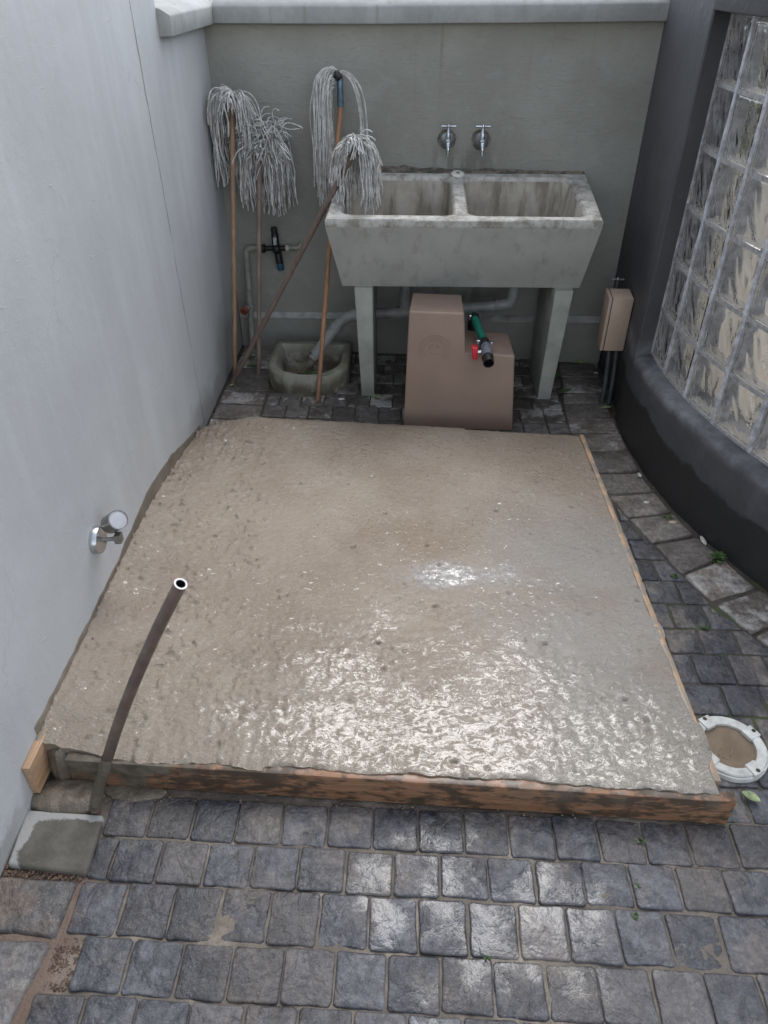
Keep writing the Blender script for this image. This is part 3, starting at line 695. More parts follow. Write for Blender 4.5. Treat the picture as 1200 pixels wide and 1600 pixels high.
arc_block(TH0 - .0, TE, RO, plinth_prof, 'sill_wall')
m = MB(); m.poly_prism([arc(t, RO) for t in (.072, .065, .058, .05, .042, .034, .027, .0225)] + [arc(.0195, RO - .005), arc(TH0 - .001, RG + .004), arc(TH0, RG - .02), arc(TH0, RO - .2), arc(.072, RO - .2)], -.03, 2.0)
m.build('jamb_wall', 'charcoal_plaster', cw)
arc_block(TH0, TE, RO, [(RO, 1.612), (RO, 1.85), (RO - .12, 1.85), (RO - .12, 1.612)], 'head_wall', bevel=0.006)
arc_block(TE, TE - 0.12, RO, [(RO, -.03), (RO, 2.0), (RO - .20, 2.0), (RO - .20, -.03)], 'end_wall')
m = MB(); m.poly_prism([(1.032, 3.76), (1.006, 3.098), (1.2, 3.098), (1.2, 3.76)], -.03, 2.0); m.build('return_wall', 'charcoal_plaster', cw)

# glass blocks: hollow moulded blocks with rippled faces
def glass_mesh(seed):
    w, h, d = 0.0935, 0.0958, 0.036; n = 24; b = bmesh.new()
    def face(sign, hw, hh, dd, amp, flip):
        g = []
        for j in range(n + 1):
            row = []
            for i in range(n + 1):
                u, v = i / n * 2 - 1, j / n * 2 - 1
                mx = max(abs(u), abs(v)); e = min(1, max(0, (1 - mx - .10) / 0.14)); gv = math.exp(-((1 - mx - .13) / .045) ** 2) * .0035 if amp > 0 else 0; pe = min(1, (1 - mx) / .10)
                q = noise.noise(Vector((u * 1.4 + 3 * seed, v * 0.9 + .6 * u, seed * 1.7)))
                q2 = noise.noise(Vector((u * 2.9 + 2.2 * v + 9 * seed, v * 1.2 - u * .8, 4.1 + seed)))
                y = dd * sign + sign * (amp * (q * 1.0 + q2 * .55) * e + (0.006 * (pe ** .5) - .006 - gv))
                row.append(b.verts.new((u * hw, y, v * hh)))
            g.append(row)
        for j in range(n):
            for i in range(n):
                f = [g[j][i], g[j][i + 1], g[j + 1][i + 1], g[j + 1][i]]
                if (sign > 0) != flip: f.reverse()
                b.faces.new(f)
        return g
    def rim(g): return [g[0][i] for i in range(n)] + [g[j][n] for j in range(n)] + [g[n][i] for i in range(n, 0, -1)] + [g[j][0] for j in range(n, 0, -1)]
    def walls(ga, gb, flip):
        A, B = rim(ga), rim(gb)
        for i in range(len(A)):
            f = [A[i], B[i], B[(i + 1) % len(A)], A[(i + 1) % len(A)]]
            if flip: f.reverse()
            b.faces.new(f)
    o0 = face(-1, w, h, d, 0.0065, False); o1 = face(1, w, h, d, 0.006, False); k0 = len(b.faces); walls(o0, o1, False)
    b.faces.ensure_lookup_table()
    for f in b.faces[k0:]: f.material_index = 1
    i0 = face(-1, w * .955, h * .955, d * .66, 0.0055, True); i1 = face(1, w * .955, h * .955, d * .66, 0.004, True)
    me = bpy.data.meshes.new('glass_block'); b.to_mesh(me); b.free()
    me.materials.append(M['wavy_glass']); me.materials.append(M['block_edge']); me.shade_smooth(); me.set_sharp_from_angle(angle=rad(50)); return me
GM = [glass_mesh(k + 1) for k in range(4)]
rg = random.Random(5)
for c in range(NC):
    for r in range(NR):
        th = TH0 - DT * (c + 0.5)
        o = bpy.data.objects.new('glass_block', rg.choice(GM)); COL.objects.link(o); o.parent = cw
        x, y = arc(th, RG - 0.030)
        o.location = (x - 1.0, y - 2.6, ZS + PZ * (r + .5))
        o.rotation_euler = (0, 0, -th - math.pi / 2)
        if rg.random() < .5: o.rotation_euler[1] = math.pi
# grout between the blocks: one mortar strip per joint
for c in range(NC + 1):
    th = TH0 - DT * c
    m = MB(); wd = 0.0088 / RG
    zz = [ZS + NR * PZ * k / 24 for k in range(25)]
    rr = []
    for k, z in enumerate(zz):
        j = 0.0018 * fr((c * 3.1, z, 0), 9); e = 0.0022 * fr((c * 1.7, z, 8), 14)
        rr.append([(*arc(th - wd - e / RG, RG + .008 + j), z), (*arc(th + wd + e / RG, RG + .008 + j), z), (*arc(th + wd, RG - .066), z), (*arc(th - wd, RG - .066), z)])
    m.rings(rr); m.build('mortar_joint', 'grout_pale', cw)
    if c == NC: break
for r in range(NR + 1):
    arc_block(TH0 - .0005, TE, RG, [(RG + .0065, ZS + PZ * r - .0072), (RG + .0065, ZS + PZ * r + .0072), (RG - .064, ZS + PZ * r + .0072), (RG - .064, ZS + PZ * r - .0072)], 'mortar_joint', 'grout', step=0.03)
# room behind the blocks, left roofless and low so daylight brightens the glass
ri = thing('inner_wall', (2.0, 2.6, 0), 'beige plastered wall blurred behind the glass blocks', 'wall')
m = MB(); n_ = 24
m.rings([[(*arc(0.30 - 1.5 * i / n_, r), z) for r, z in ((RG - 1.15, -.03), (RG - 1.15, 1.32), (RG - 1.25, 1.32), (RG - 1.25, -.03))] for i in range(n_ + 1)])
m.build('wall_face', 'room_plaster', ri)
m = MB(); m.rings([[(*arc(0.02 - 1.1 * i / n_, r), z) for r, z in ((RO - .21, -.03), (RO - .21, 0.02), (RG - 1.14, 0.02), (RG - 1.14, -.03))] for i in range(n_ + 1)])
tag(m.build('inner_floor', 'room_plaster'), kind='structure')
m = MB(); m.box(1.205, 1.72, 3.10, 3.14, 0.0, 1.62); m.box(1.14, 1.2045, 3.07, 3.095, 0.02, 1.60); m.build('side_panel', 'room_plaster', ri)  # pale panel added to keep the left blocks from looking dark
ip = thing('tint_plant', (1.27, 3.03, 0.02), 'added green plant tinting the topmost left glass blocks', 'plant')  # invented plant, put here only to turn these blocks greenish
m = MB(); m.tube(bez([(1.27, 3.03, 0.02), (1.28, 3.04, .6), (1.26, 3.02, 1.2), (1.27, 3.03, 1.5)], 5), .012, 8); m.build('stem', 'twig', ip)
rs = random.Random(8); m = MB()
for _ in range(170):
    p = Vector((1.27 + rs.gauss(0, .06), 3.02 + rs.uniform(-.05, .05), rs.uniform(1.12, 1.58))); a = Vector((rs.uniform(-1, 1), rs.uniform(-1, 1), rs.uniform(-.4, .8))).normalized(); c_ = a.orthogonal().normalized()
    v = [m.bm.verts.new(q) for q in (p - a * .03, p + c_ * .010, p + a * .03, p - c_ * .010)]; m.bm.faces.new(v)
tag(m.build('foliage', 'leaf_green', ip, smooth=0), kind='stuff')

# ------------------------------------------------------------------ fresh concrete slab in its form
FL, FR, BR, BL = (-0.862, 1.108), (0.790, 1.056), (0.742, 2.752), (-0.925, 2.868)
def slab_xy(u, v):
    a = Vector(FL).lerp(Vector(FR), u); b = Vector(BL).lerp(Vector(BR), u); p = a.lerp(b, v)
    # left edge runs out to the wall
    wl = -0.948
    if u < 0.12:
        k = (1 - u / 0.12); e = 1.0
        if v < .06: p.y += 0.030 * k * (1 - v / .06)
        p.x = p.x + (wl - p.x) * k * k * e if v < .98 else p.x
    return p
def slab_z(x, y, u, v):
    z = 0.112 - 0.012 * v                                           # screeded level
    lz = 0.150 - 0.115 * max(0, (v - .55) / .45) ** 1.3             # banked against the wall
    k = max(0, 1 - u / 0.16); z += (lz - z) * k * k
    if v < .06 and u < .25: z -= 0.012 * (1 - v / .06) * (1 - u / .25)
    p = (x, y, 0)
    rgh = 0.75 + 1.3 * max(0, 1 - u / .35) + 0.5 * max(0, noise.noise(Vector((x * 2.1, y * 2.1, 7))))
    if 0.2 < u < .9 and v > .45: rgh *= 0.65
    z += 0.0034 * fr(p, 2.6) + rgh * (0.0020 * fr((x, y, 2), 12) + 0.0021 * fr((x, y, 5), 42))
    t = noise.noise(Vector((x * 46, y * 60, 1))); lm = noise.noise(Vector((x * 6, y * 6, 3)))
    th = 0.36 if u > .4 else 0.24
    if t > th and lm > -.05: z += (t - th) * 0.015 * rgh
    if u < .45:
        t2 = noise.noise(Vector((x * 28, y * 34, 21)))
        if t2 < -0.40: z += (t2 + .40) * 0.016 * (1 - u / .45)
    if t < -0.46 and lm > 0.08: z += (t + .46) * 0.030
    sw = noise.noise(Vector((x * 3 + 4, y * 14 + x * 5, 6))); z += 0.0016 * sw * max(0, noise.noise(Vector((x * 1.7, y * 1.7, 11))) + .25)
    z += 0.0016 * fr((x * .8, y * 1.5, 8), 20) * max(0, .62 - v) * 1.5
    return z
def right_cover(y):
    c = 0.022
    for a, b, d in ((2.46, 2.80, .020), (1.64, 1.76, .019), (1.27, 1.55, .018), (1.0, 1.14, .024)):
        t = min((y - a) / .05, (b - y) / .05); c -= d * max(0.0, min(1.0, t + .5))
    return c
NX, NY = 330, 340
sl = thing('concrete_slab', (-0.05, 1.95, 0), 'freshly poured wet brown concrete slab inside timber shuttering', 'concrete slab')
vs, fs = [], []
for j in range(NY + 1):
    for i in range(NX + 1):
        u, v = i / NX, j / NY; p = slab_xy(u, v)
        if i >= NX - 2: p.x += (1, .5, .2)[NX - i] * (right_cover(p.y) + 0.004 * fr((3, p.y, 1), 14))
        if j <= 1: p.y -= (1, .4)[j] * (0.011 + 0.012 * fr((p.x, 0, 4), 5) + 0.005 * fr((p.x, 0, 4), 22) + (0.012 if p.x < -.35 else 0))
        if j == NY: p.y += 0.012 + 0.006 * fr((p.x, 0, 9), 8) - (0.012 if p.x > .25 else 0)
        z = slab_z(p.x, p.y, u, v)
        if i in (0, NX) or j in (0, NY): z -= 0.003
        vs.append((p.x + .05, p.y - 1.95, z))
for j in range(NY):
    for i in range(NX): fs.append((j * (NX + 1) + i, j * (NX + 1) + i + 1, (j + 1) * (NX + 1) + i + 1, (j + 1) * (NX + 1) + i))
rim = [i for i in range(NX + 1)] + [j * (NX + 1) + NX for j in range(1, NY + 1)] + [NY * (NX + 1) + i for i in range(NX - 1, -1, -1)] + [j * (NX + 1) for j in range(NY - 1, 0, -1)]
k0 = len(vs)
for r in rim: x, y, z = vs[r]; vs.append((x, y, -0.02))
for a in range(len(rim)): b = (a + 1) % len(rim); fs.append((rim[a], k0 + a, k0 + b, rim[b]))
me = bpy.data.meshes.new('slab_body'); me.from_pydata(vs, [], fs); me.materials.append(M['wet_concrete']); me.shade_smooth(); me.set_sharp_from_angle(angle=rad(70))
o = bpy.data.objects.new('slab_body', me); COL.objects.link(o); o.parent = sl
# slurry smeared up the wall along the slab
m = MB(); rr = []
for k in range(90):
    t = k / 89; y = 1.13 + t * 1.72
    zb = 0.150 - 0.105 * max(0, ((y - 1.1) / 1.75 - .55) / .45) ** 1.3 - .015
    hgt = 0.012 + 0.046 * math.exp(-((y - 2.28) / .36) ** 2) * (1 + .35 * fr((0, y, 2), 5)) + 0.008 * fr((0, y, 5), 12)
    zt = zb + .015 + max(0.006, hgt)
    rr.append([(-0.9515, y, zb), (-0.9475, y, zb), (-0.9482, y, zt - .004), (-0.9515, y, zt)])
m.rings(rr); m.build('slurry_smear', 'slurry_skin', sl)
# rough lump spilling past the end of the board, and the thin spill on the paving below
def blob(name, cx, cy, rx, ry, h, mat, parent, seed, base, n=40, z0=0.0, f=22, amp=.35):
    m = MB(); b = m.bm; ringsv = []; K = 12
    for k in range(K + 1):
        t = k / K; ring = []
        for i in range(n):
            a = 2 * math.pi * i / n
            rr_ = (1 + 0.16 * fr((math.cos(a), math.sin(a), seed), 1.6)) * math.cos(t * math.pi / 2) ** 0.8
            x, y = cx + rx * rr_ * math.cos(a), cy + ry * rr_ * math.sin(a)
            z = z0 + h * math.sin(t * math.pi / 2) ** 0.8 * (1 + amp * fr((x, y, seed), f)) if k else z0 - .02
            ring.append((x, y, z))
        ringsv.append(ring)
    m.rings(ringsv, True, True); return m.build(name, mat, parent, base=base if parent is None else None)
blob('slab_lump', -0.895, 1.125, 0.048, 0.052, 0.118, 'slurry', sl, 3, None, n=72, f=40, amp=.16)
o = blob('cement_spill', -0.868, 1.035, 0.105, 0.055, 0.030, 'slurry', None, 8, (-0.868, 1.035, 0)); tag(o, 'grey wet cement spill behind the loose pale paving block', 'cement spill')
o = blob('cement_spill', -0.70, 1.062, 0.085, 0.030, 0.009, 'slurry', None, 12, (-0.70, 1.062, 0)); tag(o, 'thin brown cement spill under the front board beside the bent pipe', 'cement spill')

# shuttering boards
d = Vector((FR[0] - FL[0], FR[1] - FL[1], 0)).normalized(); nn = Vector((d.y, -d.x, 0))
def board(name, a, b, th, z0, z1, mat, label, jit=0.0012, z1b=None):
    z1b = z1 if z1b is None else z1b
    a = Vector((*a, 0)); b = Vector((*b, 0)); t = (b - a).normalized(); w = Vector((t.y, -t.x, 0)) * th; n = 26
    m = MB(); rr = []
    for k in range(n + 1):
        p = a.lerp(b, k / n); q = p + w; j = 0.0014 * fr((p.x, p.y, z1), 5) + (z1b - z1) * k / n
        rr.append([(p.x, p.y, z0), (p.x, p.y, z1 + j), (q.x, q.y, z1 + j), (q.x, q.y, z0)])
    m.rings(rr); o = m.build(name, mat, None, base=((a.x + b.x) / 2, (a.y + b.y) / 2, z0), bevel=0.0025, jit=jit)
    return tag(o, label, 'board')
board('formwork_board', (-0.865, 1.104), (0.828, 1.052), 0.027, 0.004, 0.105, 'board_wet', 'long muddy brown board along the front of the wet slab')
board('formwork_board', (0.787, 1.080), (0.742, 2.75), 0.018, 0.004, 0.108, 'board_edge', 'board along the right side of the slab, only its pale top edge showing')
board('formwork_board', (0.765, 2.752), (-0.925, 2.866), -0.016, 0.004, 0.0975, 'board_edge', 'board along the back of the slab by the tan tank', z1b=0.036)
m = MB(); m.hexa([(-0.949, 1.028, .030), (-0.928, 1.028, .030), (-0.928, 1.155, .030), (-0.949, 1.155, .030)], [(-0.949, 1.03, .135), (-0.928, 1.03, .135), (-0.928, 1.16, .135), (-0.949, 1.16, .135)])
tag(m.build('wood_offcut', 'offcut_wood', None, base=(-0.94, 1.09, .03), bevel=.0015), 'short bare wood offcut standing against the wall at the slab corner', 'wood offcut')

# loose concrete block with a damp stain
n = N('block_concrete'); x, y, z = n.sep()
c = n.mix(n.rng(n.noise(20, 6, 0.65), 0.3, 0.7), (0.075, 0.069, 0.057), (0.125, 0.115, 0.098))
dry = n.math('ADD', n.math('MAXIMUM', n.rng(x, -0.86, -0.96), n.rng(y, 0.925, 1.0)), n.math('MULTIPLY', n.math('SUBTRACT', n.noise(14, 5, 0.62), 0.5), 1.1))
c = n.mix(n.rng(dry, 0.50, 0.62), c, (0.31, 0.31, 0.30))
M['block_concrete'] = n.out(c, 0.8, n.bump(n.noise(90, 6, 0.7), 0.6, 0.005))
m = MB(); m.poly_prism([(-0.942, 0.850), (-0.742, 0.834), (-0.752, 0.986), (-0.955, 0.993)], -0.03, 0.014)
tag(m.build('concrete_block', 'block_concrete', None, base=(-0.86, 0.92, -0.03), bevel=0.009, seg=3), 'loose grey concrete paving block, half damp, below the wood offcut', 'concrete block')
def scatter(name, x0, x1, y0, y1, n, r0, r1, mat, label, seed, kind='stuff', z=0.0):
    rs = random.Random(seed); m = MB()
    for _ in range(n):
        r = rs.uniform(r0, r1); x, y = rs.uniform(x0, x1), rs.uniform(y0, y1)
        ico = bmesh.ops.create_icosphere(m.bm, subdivisions=1, radius=r); s_ = (rs.uniform(.7, 1.3), rs.uniform(.7, 1.3), rs.uniform(.5, .9))
        for v in ico['verts']: v.co = Vector((v.co.x * s_[0] + x, v.co.y * s_[1] + y, v.co.z * s_[2] + z + r * .3)) * 1.0
    o = m.build(name, mat, smooth=60, jit=0.002); return tag(o, label, None, None, kind)
o = scatter('red_gravel', -0.955, -0.93, 0.60, 0.99, 140, .002, .006, 'red_soil', None, 3); tag(o, 'reddish gravel between the concrete block and the wall', 'gravel')
o = scatter('red_gravel', -0.96, -0.75, 0.825, 0.842, 160, .0015, .004, 'red_soil', None, 4); tag(o, 'reddish crumbs along the lower edge of the concrete block', 'gravel')
o = scatter('red_gravel', -0.757, -0.70, 0.595, 0.70, 420, .0012, .0042, 'red_soil', None, 5, z=-.006); tag(o, 'red soil filling the gap left of the dark setts', 'soil')
o = scatter('cement_crumbs', -0.86, 0.82, 1.028, 1.05, 70, .0015, .005, 'slurry', None, 6, z=0.001); tag(o, 'small cement crumbs under the front board', 'crumbs')

# ------------------------------------------------------------------ laundry trough
tr = thing('laundry_trough', (0.21, 3.4, 0), 'grey concrete double wash trough on two slab legs', 'wash trough')
def rrect(x0, x1, y0, y1, r, z, n=6):
    out = []
    for (cx, cy, a0) in ((x1 - r, y1 - r, 0), (x0 + r, y1 - r, 90), (x0 + r, y0 + r, 180), (x1 - r, y0 + r, 270)):
        for k in range(n + 1):
            a = rad(a0 + 90 * k / n); out.append((cx + r * math.cos(a), cy + r * math.sin(a), z))
    return out
rimz = lambda y: 0.900 + 0.046 * (y - 3.09) / 0.61
def T(p): return (p[0], p[1], p[2] + rimz(p[1]) - 0.9)
top = [(-0.362, 3.092), (0.773, 3.106), (0.803, 3.702), (-0.338, 3.70)]
bot = [(-0.316, 3.275), (0.762, 3.290), (0.775, 3.69), (-0.300, 3.69)]
m = MB(); b = m.bm
def loop(pts, z=None, tilt=True):
    n = len(pts); out = []
    for i in range(n):
        a = Vector((*pts[i][:2], 0)); c = Vector((*pts[(i + 1) % n][:2], 0))
        for k in range(14): q = a.lerp(c, k / 14); out.append(q)
    return out
def ringv(pts, zf): return [b.verts.new((p.x, p.y, zf(p))) for p in pts]
tc = Vector((0.22, 3.4, 0))
def shrink(pts, d): return [p + (tc - p).normalized() * d for p in pts]
TP = loop(top); BP = loop(bot)
R = [ringv(BP, lambda p: 0.556), ringv([a.lerp(c, .985) for a, c in zip(BP, TP)], lambda p: rimz(p.y) - 0.034), ringv(TP, lambda p: rimz(p.y) - 0.026), ringv(TP, lambda p: rimz(p.y) - 0.006 + 0.0012 * fr(p, 30)), ringv(shrink(TP, .007), lambda p: rimz(p.y) + 0.0008 * fr(p, 30))]
for k in range(4):
    for i in range(56):
        f = b.faces.new((R[k][i], R[k][(i + 1) % 56], R[k + 1][(i + 1) % 56], R[k + 1][i])); f.material_index = 0 if k == 0 else 1
b.faces.new(R[0][::-1])
edges = [b.edges.get((R[4][i], R[4][(i + 1) % 56])) for i in range(56)]
for (x0, x1, dx0, dx1) in ((-0.304, 0.178, .03, .012), (0.222, 0.722, .012, .035)):
    y0, y1 = 3.142, 3.648
    spec = [(0, 0, 0), (.004, 0, -.005), (.010, 0, -.016), (None, 0.03, -.30), (None, 0.06, -.325)]
    L = []
    for k, (ins, dd, dz) in enumerate(spec):
        if ins is None: i0, i1, i2, i3 = dx0 + dd - .03, dx1 + dd - .03, .20 + dd - .03, .025 + dd - .03
        else: i0 = i1 = i2 = i3 = ins
        pts = rrect(x0 + i0, x1 - i1, y0 + i2, y1 - i3, max(.02, .052 - i0 * .3), 0)
        L.append([b.verts.new((p[0], p[1], (rimz(p[1]) if dz > -.1 else 0.9) + dz)) for p in pts])
    n = len(L[0])
    for k in range(len(L) - 1):
        for i in range(n):
            f = b.faces.new((L[k][i], L[k + 1][i], L[k + 1][(i + 1) % n], L[k][(i + 1) % n])); f.material_index = 1 if k < 2 else 2
    f = b.faces.new(L[-1]); f.material_index = 2
    edges += [b.edges.get((L[0][i], L[0][(i + 1) % n])) for i in range(n)]
r_ = bmesh.ops.triangle_fill(b, use_beauty=True, use_dissolve=False, edges=edges, normal=(0, 0, 1))
for f in r_['geom']:
    if isinstance(f, bmesh.types.BMFace): f.material_index = 1
m.build('basin', ['trough_paint', 'trough_rim', 'trough_bowl'], tr, smooth=42)
def leg(x0, lean):
    m = MB()
    m.hexa([(x0 + .006, 3.258, 0), (x0 + .070, 3.258, 0), (x0 + .070, 3.60, 0), (x0 + .006, 3.60, 0)], [(x0 - .006 + lean, 3.252, .5555), (x0 + .078 + lean, 3.252, .5555), (x0 + .078 + lean, 3.66, .5555), (x0 - .006 + lean, 3.66, .5555)])
    return m.build('leg', 'leg_paint', tr, bevel=0.006, jit=.002)
leg(-0.243, -0.012); leg(0.632, 0.022)
# mortar packing between trough and wall
m = MB(); rr = []
for i in range(60):
    x = -0.335 + i * 1.13 / 59; yb = YB(x); zz = 0.938 + .007 * fr((x, 0, 1), 7) + .003 * fr((x, 0, 3), 30)
    fy = 3.690 + 0.012 * fr((x, 2, 2), 9)
    rr.append([(x, fy, .80), (x, fy, zz - .006), (x, (fy + yb) / 2, zz + .009 + .004 * fr((x, 7, 2), 22)), (x, yb - .004, zz + .016 + .009 * fr((x, 5, 2), 8)), (x, yb + .002, .80)])
m.rings(rr); m.build('mortar_packing', 'broken_mortar', tr, jit=.003)
pl = thing('sink_plug', (0.203, 3.672, rimz(3.672)), 'round white waste plug lying on the back rim between the bowls', 'sink plug')
ax = Vector((0.05, -0.28, 1)); zc = rimz(3.67) + .004
m = MB(); m.lathe((0.203, 3.668, zc), ax, [(.004, -.004), (.029, -.002), (.031, .003), (.027, .007), (.012, .009), (.010, .0075)], 26); m.build('plug_disc', 'white_enamel', pl)
m = MB(); m.lathe((0.203, 3.668, zc), ax, [(.008, .0072), (.008, .0105), (.004, .012)], 14); m.build('stud', 'dull_steel', pl)

# ------------------------------------------------------------------ waste pipe and gully
wp = thing('waste_pipe', (-0.1, 3.52, .25), 'grey plastic waste pipe under the trough emptying into the gully', 'waste pipe')
run = bez([(0.502, 3.55, 0.55), (0.502, 3.55, 0.43), (0.490, 3.55, 0.39), (0.455, 3.55, 0.372), (0.2, 3.55, 0.345), (-0.03, 3.55, 0.325), (-0.26, 3.55, 0.308), (-0.335, 3.545, 0.290), (-0.385, 3.53, 0.245), (-0.45, 3.50, 0.165), (-0.505, 3.48, 0.10)], 6)
m = MB(); m.tube(run, 0.0275, 16); m.build('pipe', 'pvc_grey', wp)
m = MB(); m.tube([(-0.03, 3.55, 0.33), (-0.03, 3.55, 0.56)], 0.0275, 16); m.build('tee_branch', 'pvc_grey', wp)
for p, q in (((-0.075, 3.55, .3215), (0.018, 3.55, .3283)), ((-0.30, 3.55, .302), (-0.262, 3.55, .308)), ((0.42, 3.55, .3685), (0.47, 3.55, .3755)), ((-0.395, 3.526, .232), (-0.372, 3.535, .26)), ((-0.03, 3.55, .36), (-0.03, 3.55, .375))):
    m = MB(); m.tube([p, q], 0.0315, 16); m.build('socket', 'pvc_grey', wp, bevel=.0015)
m = MB(); m.tube([(-0.495, 3.484, .115), (-0.530, 3.471, .058)], [.029, .027], 12); m.build('pipe_tip', 'broken_mortar', wp, jit=.008)
gl = thing('drain_gully', (-0.52, 3.46, 0), 'D shaped concrete gully basin with leaves and twigs in it', 'drain gully')
def dshape(w, yb, yf, ym, n=20):
    pts = [(-0.52 + w, yb), (-0.52 - w, yb)]
    for k in range(n + 1):
        a = math.pi + math.pi * k / n; pts.append((-0.52 + w * math.cos(a), ym + (ym - yf) * math.sin(a)))
    return pts
D0 = dshape(.208, 3.690, 3.246, 3.44); D1 = dshape(.205, 3.687, 3.243, 3.44); D2 = dshape(.165, 3.640, 3.288, 3.46); D3 = dshape(.135, 3.60, 3.335, 3.46)
m = MB()
Z = lambda D, z: [(x, y, z + .003 * fr((x, y, z), 12)) for x, y in D]
D1b = [(x + (-.52 - x) * .03, y + (3.46 - y) * .03) for x, y in D1]; D2b = [(x + (-.52 - x) * -.03, y + (3.46 - y) * -.03) for x, y in D2]
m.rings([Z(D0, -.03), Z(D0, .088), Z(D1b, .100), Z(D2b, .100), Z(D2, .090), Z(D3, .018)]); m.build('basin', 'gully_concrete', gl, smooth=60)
rs = random.Random(4); m = MB()
for _ in range(46):
    x, y = -0.53 + rs.uniform(-.09, .10), 3.40 + rs.uniform(-.05, .06); a = rs.uniform(-.5, .5) + (0 if rs.random() < .7 else 1.4); L = rs.uniform(.015, .06)
    m.tube([(x - L * math.cos(a), y - L * math.sin(a), rs.uniform(.022, .05)), (x + L * math.cos(a), y + L * math.sin(a), rs.uniform(.022, .05))], rs.uniform(.0012, .0028), 5)
tag(m.build('leaf_litter', 'twig', gl), kind='stuff')

def leaf(x, y, z, L, w, a, mat, label, curl=.15):
    m = MB(); b = m.bm; n = 7; ca, sa = math.cos(a), math.sin(a); rows = []
    for k in range(n + 1):
        t = k / n; hw = w * math.sin(math.pi * min(1, t * .93 + .05)) ** .8; zz = z + .002 + curl * L * (t - .4) ** 2
        row = []
        for s_ in (-1, 0, 1):
            lx, ly = (t - .5) * L, s_ * hw
            row.append(b.verts.new((x + lx * ca - ly * sa, y + lx * sa + ly * ca, zz + (abs(s_) * hw * .35))))
        rows.append(row)
    for r0, r1 in zip(rows, rows[1:]):
        for i in range(2): b.faces.new((r0[i], r0[i + 1], r1[i + 1], r1[i]))
    r = bmesh.ops.extrude_face_region(b, geom=b.faces[:])
    for v in [g for g in r['geom'] if isinstance(g, bmesh.types.BMVert)]: v.co.z += .0012
    return tag(m.build('leaf', mat, None, base=(x, y, z), smooth=60), label, 'leaf')
leaf(-0.565, 3.375, .045, .075, .010, .3, 'leaf_green', 'narrow green leaf on the twigs at the left of the gully')
leaf(-0.49, 3.39, .048, .11, .014, -.25, 'leaf_green', 'long green leaf under the pipe end in the gully')
leaf(0.912, 1.098, .012, .045, .013, -.6, 'leaf_pale', 'pale spotted leaf on the setts below the white drain ring')
leaf(-0.84, 3.56, .006, .07, .011, .3, 'leaf_green', 'green leaf on the border pavers beside the grey mop handle')
leaf(-0.87, 3.66, .006, .06, .010, -.4, 'leaf_green', 'green leaf under the crossing mop handles')
leaf(-0.16, 3.235, .006, .05, .014, -.7, 'leaf_pale', 'pale green leaf at the foot of the left trough leg')
leaf(0.785, 3.33, .008, .075, .016, .5, 'leaf_green', 'larger green leaf on the ground right of the right trough leg')
leaf(0.77, 3.50, .010, .09, .020, 1.0, 'leaf_green', 'dark green leaf behind the right trough leg')
leaf(0.96, 3.17, .008, .05, .010, .2, 'leaf_pale', 'yellow green leaf below the conduits')
leaf(0.93, 3.67, .008, .07, .014, .1, 'leaf_pale', 'pale leaf lying at the back wall right of the trough')
leaf(-0.905, 3.335, .008, .03, .008, .8, 'leaf_pale', 'tiny pale leaf at the crossing mop feet')
leaf(0.035, 0.700, .004, .016, .006, .8, 'leaf_green', 'tiny leaf fragment on a wet sett in the front') if False else None
def pebble(x, y, r, label, mat='pebble_white', sc=(1.4, .8, .5)):
    m = MB(); m.ball((x, y, r * .35), r, 8, sc); tag(m.build('pebble', mat, None, base=(x, y, 0), jit=.003), label, 'pebble')
pebble(0.985, 2.60, .012, 'white chip against the foot of the curved wall, farthest along', sc=(.7, 1.5, .5))
pebble(0.966, 2.405, .010, 'white chip on a border paver halfway along the curved wall')
pebble(1.035, 2.275, .012, 'tan chip on a border paver nearest the wall end', 'meter_plastic')
pebble(1.118, 2.165, .010, 'white plaster splinter at the foot of the curved wall', sc=(.9, 3.0, .6))
pebble(0.985, 3.56, .010, 'white chip in the corner right of the trough')
pebble(-0.335, 3.215, .012, 'white chip in front of the gully')
pebble(-0.935, 2.99, .008, 'white splinter at the wall by the slab corner', sc=(.6, 2.0, .5))
m = MB(); m.box(1.140, 1.185, 2.385, 2.40, .368, .372); tag(m.build('paint_flake', 'pebble_white', None, base=(1.16, 2.39, .368), jit=.006), 'white flake lying on the dark window sill', 'flake')
def weed(x, y, label, s=1.0, n=9, seed=1):
    rs = random.Random(seed); m = MB(); b = m.bm
    for _ in range(n):
        a = rs.uniform(0, 6.28); L = rs.uniform(.008, .02) * s; w = L * .32; zt = rs.uniform(.004, .016) * s
        d = Vector((math.cos(a), math.sin(a), 0)); e = Vector((-d.y, d.x, 0)); p = Vector((x, y, -.004))
        q = [p, p + d * L * .5 + e * w + Vector((0, 0, zt)), p + d * L + Vector((0, 0, zt * .9)), p + d * L * .5 - e * w + Vector((0, 0, zt))]
        v = [b.verts.new(t) for t in q] + [b.verts.new(t + Vector((0, 0, .0012))) for t in q]
        b.faces.new(v[:4][::-1]); b.faces.new(v[4:])
        for i in range(4): b.faces.new((v[i], v[(i + 1) % 4], v[4 + (i + 1) % 4], v[4 + i]))
    tag(m.build('weed', 'leaf_green', None, base=(x, y, 0), smooth=0), label, 'weed')
weed(1.02, 2.30, 'small weed in a joint between border pavers by the tan chip', 1.2, seed=2)
weed(1.14, 2.06, 'bushier weed at the foot of the dark curved wall', 2.0, 14, seed=3)
weed(0.60, 0.975, 'flat weed among the wet setts below the board end', .8, seed=4)
weed(0.565, 0.862, 'tiny weed in a joint, one row under the flat weed', .6, seed=5)
weed(0.545, 0.795, 'tiny weed two rows under the board end', .65, seed=6)
weed(0.20, 0.69, 'tiny weed in a wet joint at the middle front', .6, seed=7)
weed(0.955, 1.96, 'moss tuft between cut setts beside the slab', 1.0, seed=8)
